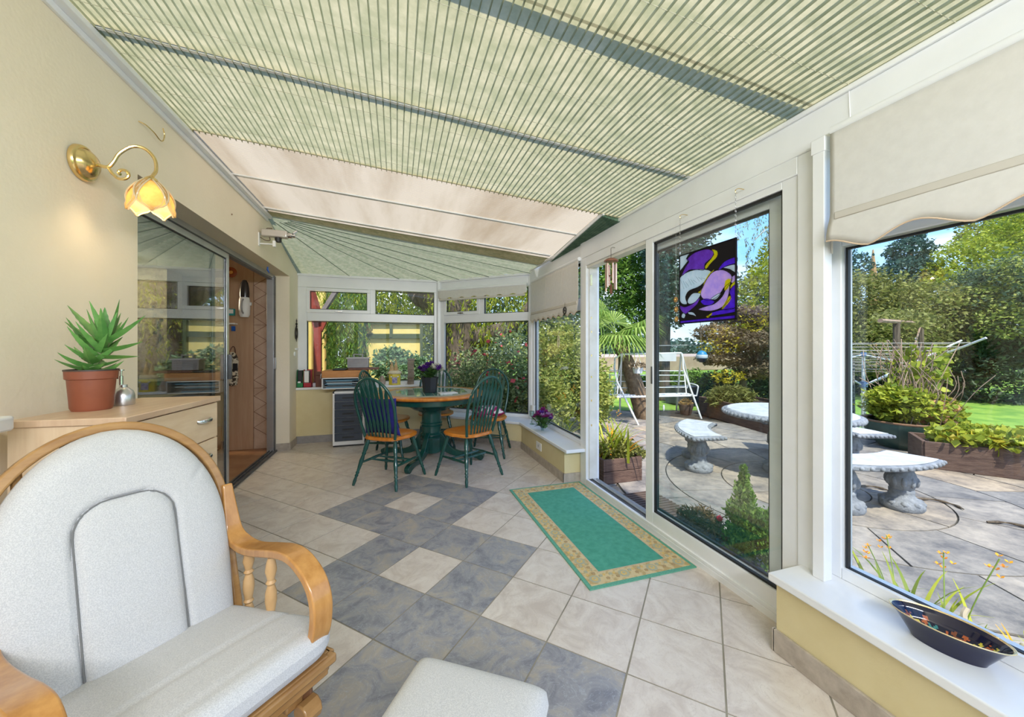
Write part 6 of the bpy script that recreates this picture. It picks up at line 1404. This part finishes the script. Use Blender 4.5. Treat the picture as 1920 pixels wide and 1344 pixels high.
# blue and white hanging globe
gl=thing('bird_feeder','blue and white round feeder hanging in the maple above the swing','bird feeder',atd(1316,668,7.6)); c=atd(1316,668,7.6)
m=MB(); m.ball(c,.105,12,(1,1,1.15)); m.cur=1; m.lathe([(.107,-.035),(.110,-.03),(.110,.03),(.107,.035)],c,16); m.cur=2; m.lathe([(.001,-.125),(.05,-.12),(.085,-.08),(.10,-.045),(.06,-.04)],c,16)
m.build('globe',[mat('feeder_blue',(.02,.22,.42),.4),mat('feeder_white',(.55,.60,.65),.4),mat('feeder_navy',(.02,.03,.06),.4)],gl); m=MB(); m.tube([c+Vector((0,0,.12)),c+Vector((.25,.3,.75)),c+Vector((.45,.8,.85))],.006,5); m.build('cord',BARK,gl)
# small wooden pot by trough
wp=thing('clay_pot','small brown clay pot with dry plants at the left end of the raised bed','plant pot',atz(1286,776,GZ)); c=atz(1286,776,GZ)
m=MB(); m.lathe([(.001,0),(.10,0),(.14,.16),(.145,.20),(.13,.20),(.001,.17)],c,16,cap=False); m.build('pot',TIMBER,wp); leafcloud('dry_plants',wp,L_DRY,[(c+Vector((0,0,.24)),(.13,.13,.08))],160,.08,42,aspect=5)
m=MB(); c=atz(1300,757,GZ); m.box(c.x-.5,c.x+.2,c.y,c.y+.4,GZ,GZ+.42); tag(m.build('garden_chest',mat('slate_trunk',(.05,.06,.08),.5),bevel=.03),'dark slate blue trunk on the patio behind the swing seat','trunk')
m=MB(); c=Vector((a.x,a.y,GZ+.25))+(Vector((b.x,b.y,0))-Vector((a.x,a.y,0)))*.42; c+=Vector((c.y*0-.02,-.02,0)); m.ball(c,.03,6,(.6,.6,2.0)); tag(m.build('garden_tag',WM),'small white tag on the front of the timber raised bed','tag')
# ---------- doorway planter
dp=atz(1118,925,GZ); px0=Vector((2.02,3.42,GZ))
dpl=thing('timber_planter','square dark timber planter with long leafed plant just outside the open doorway','planter',(2.22,3.45,GZ))
cA=Vector((2.06,3.37,0)); s_=.30
for k,(nm,x0,x1,y0,y1) in enumerate((('front_board',1.99,2.39,3.245,3.27),('back_board',1.99,2.39,3.62,3.645),('side_board',1.965,1.99,3.245,3.645),('side_board',2.39,2.415,3.245,3.645))):
    m=MB(); 
    for z in (GZ,GZ+.125): m.box(x0,x1,y0,y1,z,z+.12)
    m.build(nm,TIMBER,dpl,bevel=.004)
m=MB(); m.box(1.99,2.39,3.27,3.62,GZ+.02,GZ+.21); m.build('soil',SOIL,dpl)
def blades(parent,name,m_,c,n,L,spread,seed,w=.012,droop=.5):
    r_=random.Random(seed); m=MB()
    for k in range(n):
        az=r_.uniform(0,2*PI); el=r_.uniform(.75,1.45); l=L*r_.uniform(.6,1.1); d=Vector((math.cos(az)*math.cos(el),math.sin(az)*math.cos(el),math.sin(el))); b=Vector(c)+Vector((r_.gauss(0,spread),r_.gauss(0,spread),0)); sd=d.cross(Vector((0,0,1))).normalized(); vs=[]
        h=Vector((math.cos(az),math.sin(az),0))
        for i in range(8):
            t=i/7; p=b+d*l*t+h*(droop*l*t*t*.4)-Vector((0,0,droop*l*t**3*.45)); ww=w*(1-t**2)*.9+.0006; vs+=[p-sd*ww,p+sd*ww+Vector((0,0,ww*.3))]
        m.add(vs,[(2*i,2*i+1,2*i+3,2*i+2) for i in range(7)])
    return m.build(name,m_,parent,smooth=60)
blades(dpl,'long_leaves',L_YG,(2.17,3.44,GZ+.2),46,.55,.07,51,.014,.6); blades(dpl,'long_leaves',L_OR,(2.17,3.44,GZ+.2),14,.50,.06,52,.010,.7)
leafcloud('low_foliage',dpl,L_OL,[(Vector((2.22,3.42,GZ+.30)),(.22,.20,.10)),(Vector((2.42,3.38,GZ+.25)),(.12,.12,.08))],1500,.045,53)
# ---------- crocosmia & flowers outside narrow pane
def crocosmia(lab,c,n,L,seed,nf,w=.011,leaf=L_YG):
    t=thing('flowering_plant',lab,'plant',c); blades(t,'leaves',leaf,c,n,L,.06,seed,w); r_=random.Random(seed+1)
    for k in range(nf):
        az=r_.uniform(0,2*PI); tip=Vector(c)+Vector((math.cos(az)*L*.3,math.sin(az)*L*.3,L*r_.uniform(.9,1.2))); m=MB(); m.tube(cr_([c,(Vector(c)+tip)/2+Vector((0,0,.05)),tip],4),.0022,5); m.build('stem',mat('green_stem',(.20,.30,.05),.6),t)
        m=MB()
        for j in range(6):
            a=r_.uniform(0,6.28); p=tip+Vector((r_.uniform(-.025,.025),r_.uniform(-.025,.025),-.014*j)); s=.017
            for q in range(4):
                b=a+q*1.57; d=Vector((math.cos(b)*.8,math.sin(b)*.8,.6)); e=d.cross(Vector((0,0,1))).normalized(); m.add([p,p+d*s*.6+e*s*.3,p+d*s,p+d*s*.6-e*s*.3],[(0,1,2,3)])
        m.build('blossom',L_OR,t,smooth=0)
    return t
crocosmia('orange flowering crocosmia clump outside the narrow bay pane',ground_at(1060,5.4),40,.75,61,6)
crocosmia('yellow and orange leafed plant low in the corner of the narrow bay pane',Vector((2.42,3.98,GZ)),30,.55,62,3)
crocosmia('pale grey green spiky plant behind the flower vase pane',ground_at(1042,5.9),30,.5,63,0,.016,L_WIL)
crocosmia('tall orange flowered plant at the left edge of the big right window',Vector((2.26,1.12,GZ)),26,.42,64,2)
crocosmia('orange flowered plant rising beyond the oval bowl',Vector((2.14,.92,GZ)),20,.46,65,2,.009,L_YG)
crocosmia('dry orange leafed plant beyond the right end of the oval bowl',Vector((2.22,.66,GZ)),18,.46,66,0,.008,L_OR)
crocosmia('fresh green bladed plant beside the sill at the right edge of view',Vector((2.10,.56,GZ)),14,.42,67,0,.009,L_YG)
bush('ground_cover','low green and red leafed ground cover plants along the foot of the right window','plant',L_MG,[(Vector((2.12,.62,GZ+.12)),(.20,.16,.14)),(Vector((2.05,.42,GZ+.14)),(.2,.2,.17)),(Vector((2.1,.15,GZ+.14)),(.2,.25,.17))],2600,.045,68,aspect=1.4)
sdh=thing('seed_heads','pale dried seed heads standing above the ground cover beyond the bowl','plant',(2.1,.58,GZ)); rr=random.Random(5)
for k in range(12):
    p=Vector((2.12+rr.uniform(-.14,.16),.60+rr.uniform(-.22,.12),GZ+rr.uniform(.25,.36))); m=MB(); m.tube([(p.x,p.y,GZ),p],.0018,4); m.ball(p,.014,6,(1,1,.7)); m.build('seed_head',mat('straw_head',(.55,.42,.22),.8,col2=(.7,.6,.38),scale=60),sdh)
stp=thing('dried_stump','pale dried bent stem stump outside the right window','plant',(2.05,.85,GZ)); m=MB(); c=atz(1700,1120,.1); m.tube(cr_([(2.08,.80,GZ),(2.10,.82,.10),(2.12,.86,.22),(2.14,.86,.26)],4),.010,7); m.build('stem',mat('pale_dead_wood',(.5,.42,.33),.8),stp)
leafcloud('withered_leaves',stp,L_DRY,[(Vector((2.08,.84,.0)),(.10,.10,.12))],90,.13,69,aspect=7)
# ---------- low pots and little conifer outside the door glass
cf=Vector((2.12,1.83,GZ)); cft=thing('dwarf_conifer','small pointed bright green conifer outside the sliding door glass','shrub',cf)
leafcloud('foliage',cft,L_MG,[(cf+Vector((0,0,.12)),(.13,.12,.12)),(cf+Vector((.01,0,.27)),(.11,.10,.13)),(cf+Vector((.02,.01,.40)),(.065,.06,.12)),(cf+Vector((.02,.01,.52)),(.030,.03,.09)),(cf+Vector((.04,-.13,.20)),(.07,.07,.19))],5200,.030,71,shell=.2,hang=-1.2)
m=MB(); m.tube([cf,cf+Vector((.02,.01,.5))],[.010,.004],6); m.build('trunk',BARK,cft)
pp=thing('plant_pot','low blue glazed pot of dead twiggy plants outside the sliding door glass','plant pot',(2.07,2.16,GZ)); m=MB(); m.lathe([(.001,0),(.11,0),(.15,.07),(.16,.08),(.145,.08),(.001,.06)],(2.08,2.15,GZ),20,cap=False); m.build('pot',mat('blue_grey_glaze',(.03,.07,.10),.4,col2=(.07,.12,.15),scale=10),pp); leafcloud('twigs',pp,lm('twig_leaf',(.07,.04,.025),(.25,.16,.08)),[((2.08,2.15,GZ+.12),(.16,.15,.08))],900,.06,72,aspect=6)
pp=thing('plant_pot','low grey blue pot with a red bloom beside the dwarf conifer','plant pot',(2.02,1.97,GZ)); m=MB(); m.lathe([(.001,0),(.08,0),(.11,.06),(.12,.07),(.10,.07),(.001,.05)],(2.02,1.98,GZ),20,cap=False); m.build('pot',MATS['blue_grey_glaze'],pp); leafcloud('twigs',pp,MATS['twig_leaf'],[((2.02,1.98,GZ+.10),(.12,.12,.07))],500,.055,73,aspect=6)
m=MB(); m.ball((2.10,1.99,GZ+.20),.020,6); m.build('red_bloom',mat('crimson_bloom',(.5,.01,.05),.6),pp)
# stepping mat outside door
m=MB(); m.box(1.93,2.30,2.35,2.95,GZ+.0012,GZ+.02)
for k in range(14): m.box(1.94,2.29,2.37+k*.042,2.38+k*.042,GZ+.02,GZ+.03)
tag(m.build('door_mat',mat('brown_rubber',(.10,.07,.055),.8)),'brown ribbed mat outside the open doorway','mat')
# sticks on the patio
for k,(p,lab) in enumerate((((1645,915),'small pale broken branch lying on the paving left of the carved bench foot'),((1760,940),'curved twig lying on the paving in the middle of the patio'),((1905,985),'short dark twig on the paving at the right edge of view'))):
    c=atz(*p,GZ+.012); m=MB(); m.tube(cr_([c+Vector((-.12,.10,0)),c+Vector((0,.03,.005)),c+Vector((.03,-.08,0)),c+Vector((-.02,-.16,0))],4),[.007,.010,.012,.006]*3+[.004],6); tag(m.build('twig',BARK,smooth=60),lab,'twig')
# ---------- rotary dryer on the lawn
rd_b=atz(1619,805,GZ); rdd=.9545*rd_b.y+.2984*rd_b.x
rd=thing('rotary_dryer','white rotary clothes dryer standing on the lawn','clothes dryer',rd_b)
hub=atd(1612,721,rdd); hub=Vector((rd_b.x,rd_b.y,hub.z)); tophub=hub+Vector((0,0,.50))
m=MB(); m.tube([rd_b,hub],.030,10); m.tube([hub,tophub],.024,10); m.build('post',WM,rd)
BL=mat('dryer_blue',(.10,.20,.38),.5); m=MB(); m.lathe([(.05,-.04),(.055,0),(.05,.05)],hub,12); m.lathe([(.04,-.03),(.045,0),(.035,.04)],tophub,12); m.build('hub',BL,rd)
arms=[]
for k in range(4):
    a=R(-12+90*k); d=Vector((math.cos(a),math.sin(a),0)); tip=hub+d*(1.85,1.5,1.5,1.5)[k]+Vector((0,0,.74)); arms.append((hub+d*.04,tip)); m=MB(); m.tube([hub+d*.04,tip],.014,8); m.build('arm',WM,rd)
    midp=hub+(tip-hub)*.48; m=MB(); m.tube([tophub,midp],.008,6); m.build('stay',WM,rd)
m=MB()
for j in range(9):
    f=.32+.075*j
    pts=[a+(b-a)*f for a,b in arms]
    for k in range(4): m.tube([pts[k],pts[(k+1)%4]],.0045,5)
m.build('washing_lines',mat('pale_line',(.45,.42,.38),.6),rd)
# ---------- planter bowl with rustic arch
gp=atz(1692,838,GZ); gd=.9545*gp.y+.2984*gp.x
gpl=thing('green_bowl_planter','big green glazed bowl planter with twiggy shrub at the lawn edge','planter',gp)
m=MB(); m.lathe([(.001,0),(.22,0),(.34,.12),(.40,.26),(.43,.33),(.43,.36),(.40,.36),(.37,.28),(.001,.28)],gp,32,cap=False); m.build('bowl',mat('green_glaze',(.02,.06,.05),.35,col2=(.05,.11,.09),scale=4),gpl); m=MB(); m.lathe([(.385,.352),(.435,.355),(.438,.37),(.42,.38),(.385,.372),(.385,.352)],gp,36,cap=False); m.build('rim',mat('brown_rim',(.22,.12,.07),.5),gpl)
m=MB(); m.lathe([(.001,.30),(.38,.30)],gp,20,cap=False); m.build('soil',SOIL,gpl)
leafcloud('foliage',gpl,L_YG,[(gp+Vector((.12,.0,.55)),(.55,.42,.24)),(gp+Vector((.45,-.05,.42)),(.42,.35,.20)),(gp+Vector((-.15,0,.70)),(.35,.3,.15))],5200,.075,81,aspect=1.5,flat=.3)
leafcloud('pink_leaves',gpl,lm('salmon_leaf',(.55,.22,.10),(.75,.45,.25)),[(gp+Vector((.25,-.2,.5)),(.35,.2,.2))],250,.09,82,aspect=1.5)
rr=random.Random(44); tw_=MB()
for k in range(120):
    a=gp+Vector((rr.gauss(.16,.12),rr.gauss(0,.12),.35)); z=rr.uniform(.4,1.2); b=a+Vector((rr.gauss(0,.14),rr.gauss(0,.12),z*.6)); c_=b+Vector((rr.gauss(0,.12),rr.gauss(0,.12),z*.35)); tw_.tube(cr_([a,b,c_],4),rr.uniform(.003,.006),4)
tw_.build('tangled_twigs',mat('pale_twig',(.28,.18,.12),.9,col2=(.42,.30,.22),scale=10),gpl)
leafcloud('upper_leaves',gpl,L_YG,[(gp+Vector((.35,0,1.05)),(.38,.3,.35))],260,.12,83,aspect=1.5)
ra=thing('rustic_arch','rustic timber arch of two posts and a top rail above the green bowl planter','garden arch',gp+Vector((.3,.35,0)))
p1=atd(1681,800,gd+.4); p1t=atd(1681,603,gd+.4); p2_=atd(1727,760,gd+1.1); p2t=atd(1727,606,gd+1.1)
m=MB(); m.tube([(p1.x,p1.y,GZ),p1t],.042,8); m.build('post',BARK,ra); m=MB(); m.tube([(p2_.x,p2_.y,GZ),p2t],.036,8); m.build('post',BARK,ra); m=MB(); m.tube([p1t+(p1t-p2t)*.55,p1t,p2t],.030,7); m.build('top_rail',MATS['pale_twig'],ra); m=MB(); m.tube([p2t,p1t+(p2t-p1t)*.35+Vector((0,0,-.85))],.012,6); m.build('brace',MATS['pale_twig'],ra)
leafcloud('climber',ra,L_OL,[((p1t+p2t)/2+Vector((-.1,0,.05)),(.6,.3,.14))],500,.07,84)
m=MB(); c=atz(1598,806,GZ); m.tube([c,c+Vector((-.02,0,1.15))],.04,10); tag(m.build('wrapped_post',mat('netted_post',(.02,.02,.02),.7,col2=(.3,.3,.28),scale=40)),'dark netted post at the left edge of the big right window','post')
m=MB(); c=atd(1637,520,13); m.tube([Vector((c.x,c.y,GZ)),Vector((c.x,c.y,c.z+.1)),atd(1637,468,13)],[.14,.11,.02],8); tag(m.build('dead_spire',mat('orange_spire',(.45,.27,.12),.8)),'thin dry orange spire standing against the sky right of the white post','tree')
# ---------- right hand trees
bush('drooping_shrub','big drooping olive green shrub behind the rotary dryer','bush',L_OL,[B_(1640,575,10.5,1.3,1,1.0),B_(1720,590,10,1.3,1,1.0),B_(1600,565,11,.9,1,.9),B_(1690,640,10,1.9,1,1.0),B_(1790,610,10,.9,.8,.8),B_(1610,650,10.5,.9,1,.9)],19000,.10,91,hang=.5,tr=[([ground_at(1680,10.5),atd(1690,600,10.5)],[.1,.04])])
bush('blue_conifer','blue green conifer with drooping boughs against the sky at the right window','tree',L_BL,[B_(1706,470,14,.75,.7,.5),B_(1700,520,13.8,1.15,1,.75),B_(1690,590,13.6,1.5,1.1,.9),B_(1712,440,14,.35,.35,.35)],11000,.13,92,hang=.6,tr=[([ground_at(1705,14),atd(1706,500,14),atd(1708,430,14)],[.15,.04])])
bush('golden_tree','golden green round tree at the right of the big window','tree',L_YG,[B_(1820,500,12.5,1.3,1,1.1),B_(1895,470,12.5,1.3,1,1.3),B_(1960,430,12.5,1.6,1,1.6),B_(1790,545,12,1.0,.9,.8)],17000,.11,93)
bush('tall_tree','airy grey green tree against the sky in the top right corner','tree',L_OL,[B_(1870,420,17,1.6,1.2,1.0),B_(1930,400,17,2.0,1.4,1.6),B_(1840,450,17,1.0,1,.8)],3800,.17,94)
bush('dark_laurel_hedge','tall dark green hedge at the back of the lawn, right window','hedge',L_IV,[B_(1860,600,9.8,1.5,1.1,1.2),B_(1940,580,9.2,1.5,1.2,1.5),B_(1810,660,10.2,1.2,1,1.0),B_(1890,700,9.6,1.6,1,1.0),B_(1760,690,11,1.1,.9,.9),B_(1840,560,10.5,1.0,.9,.9)],24000,.12,95,flat=.5)
bush('ivy_bank','green and grey leafed bush band above the dark hedge','bush',L_WIL,[B_(1830,560,9.6,.9,.6,.35),B_(1880,600,9.0,.6,.5,.5),B_(1790,585,10,.6,.5,.35),B_(1920,520,9.2,.9,.6,.5)],5200,.09,96)
bush('dark_hedge','dark hedge at the far edge of the lawn behind the rotary dryer','hedge',L_DK,[B_(1630,725,11.5,1.6,.8,.9),B_(1720,725,11.5,1.6,.8,.9),B_(1560,720,12,1.6,.8,1.0),B_(1500,700,12,1.4,.9,1.2)],13000,.12,97)
bush('conifer_tree','small dark conifer top between white post and dry spire','tree',L_BL,[B_(1600,500,13,.45,.6,.55),B_(1560,530,13,.7,.8,1.2)],3000,.12,98)
bush('backdrop_tree','dark tree belt closing the garden behind the right window trees','tree',L_DK,[B_(1700,620,17,4,1.5,2.0),B_(1900,600,16,4,1.5,2.6),B_(1500,620,17,3,1.5,2.2),B_(1400,600,17,1.5,1.5,2.2)],14000,.22,99)
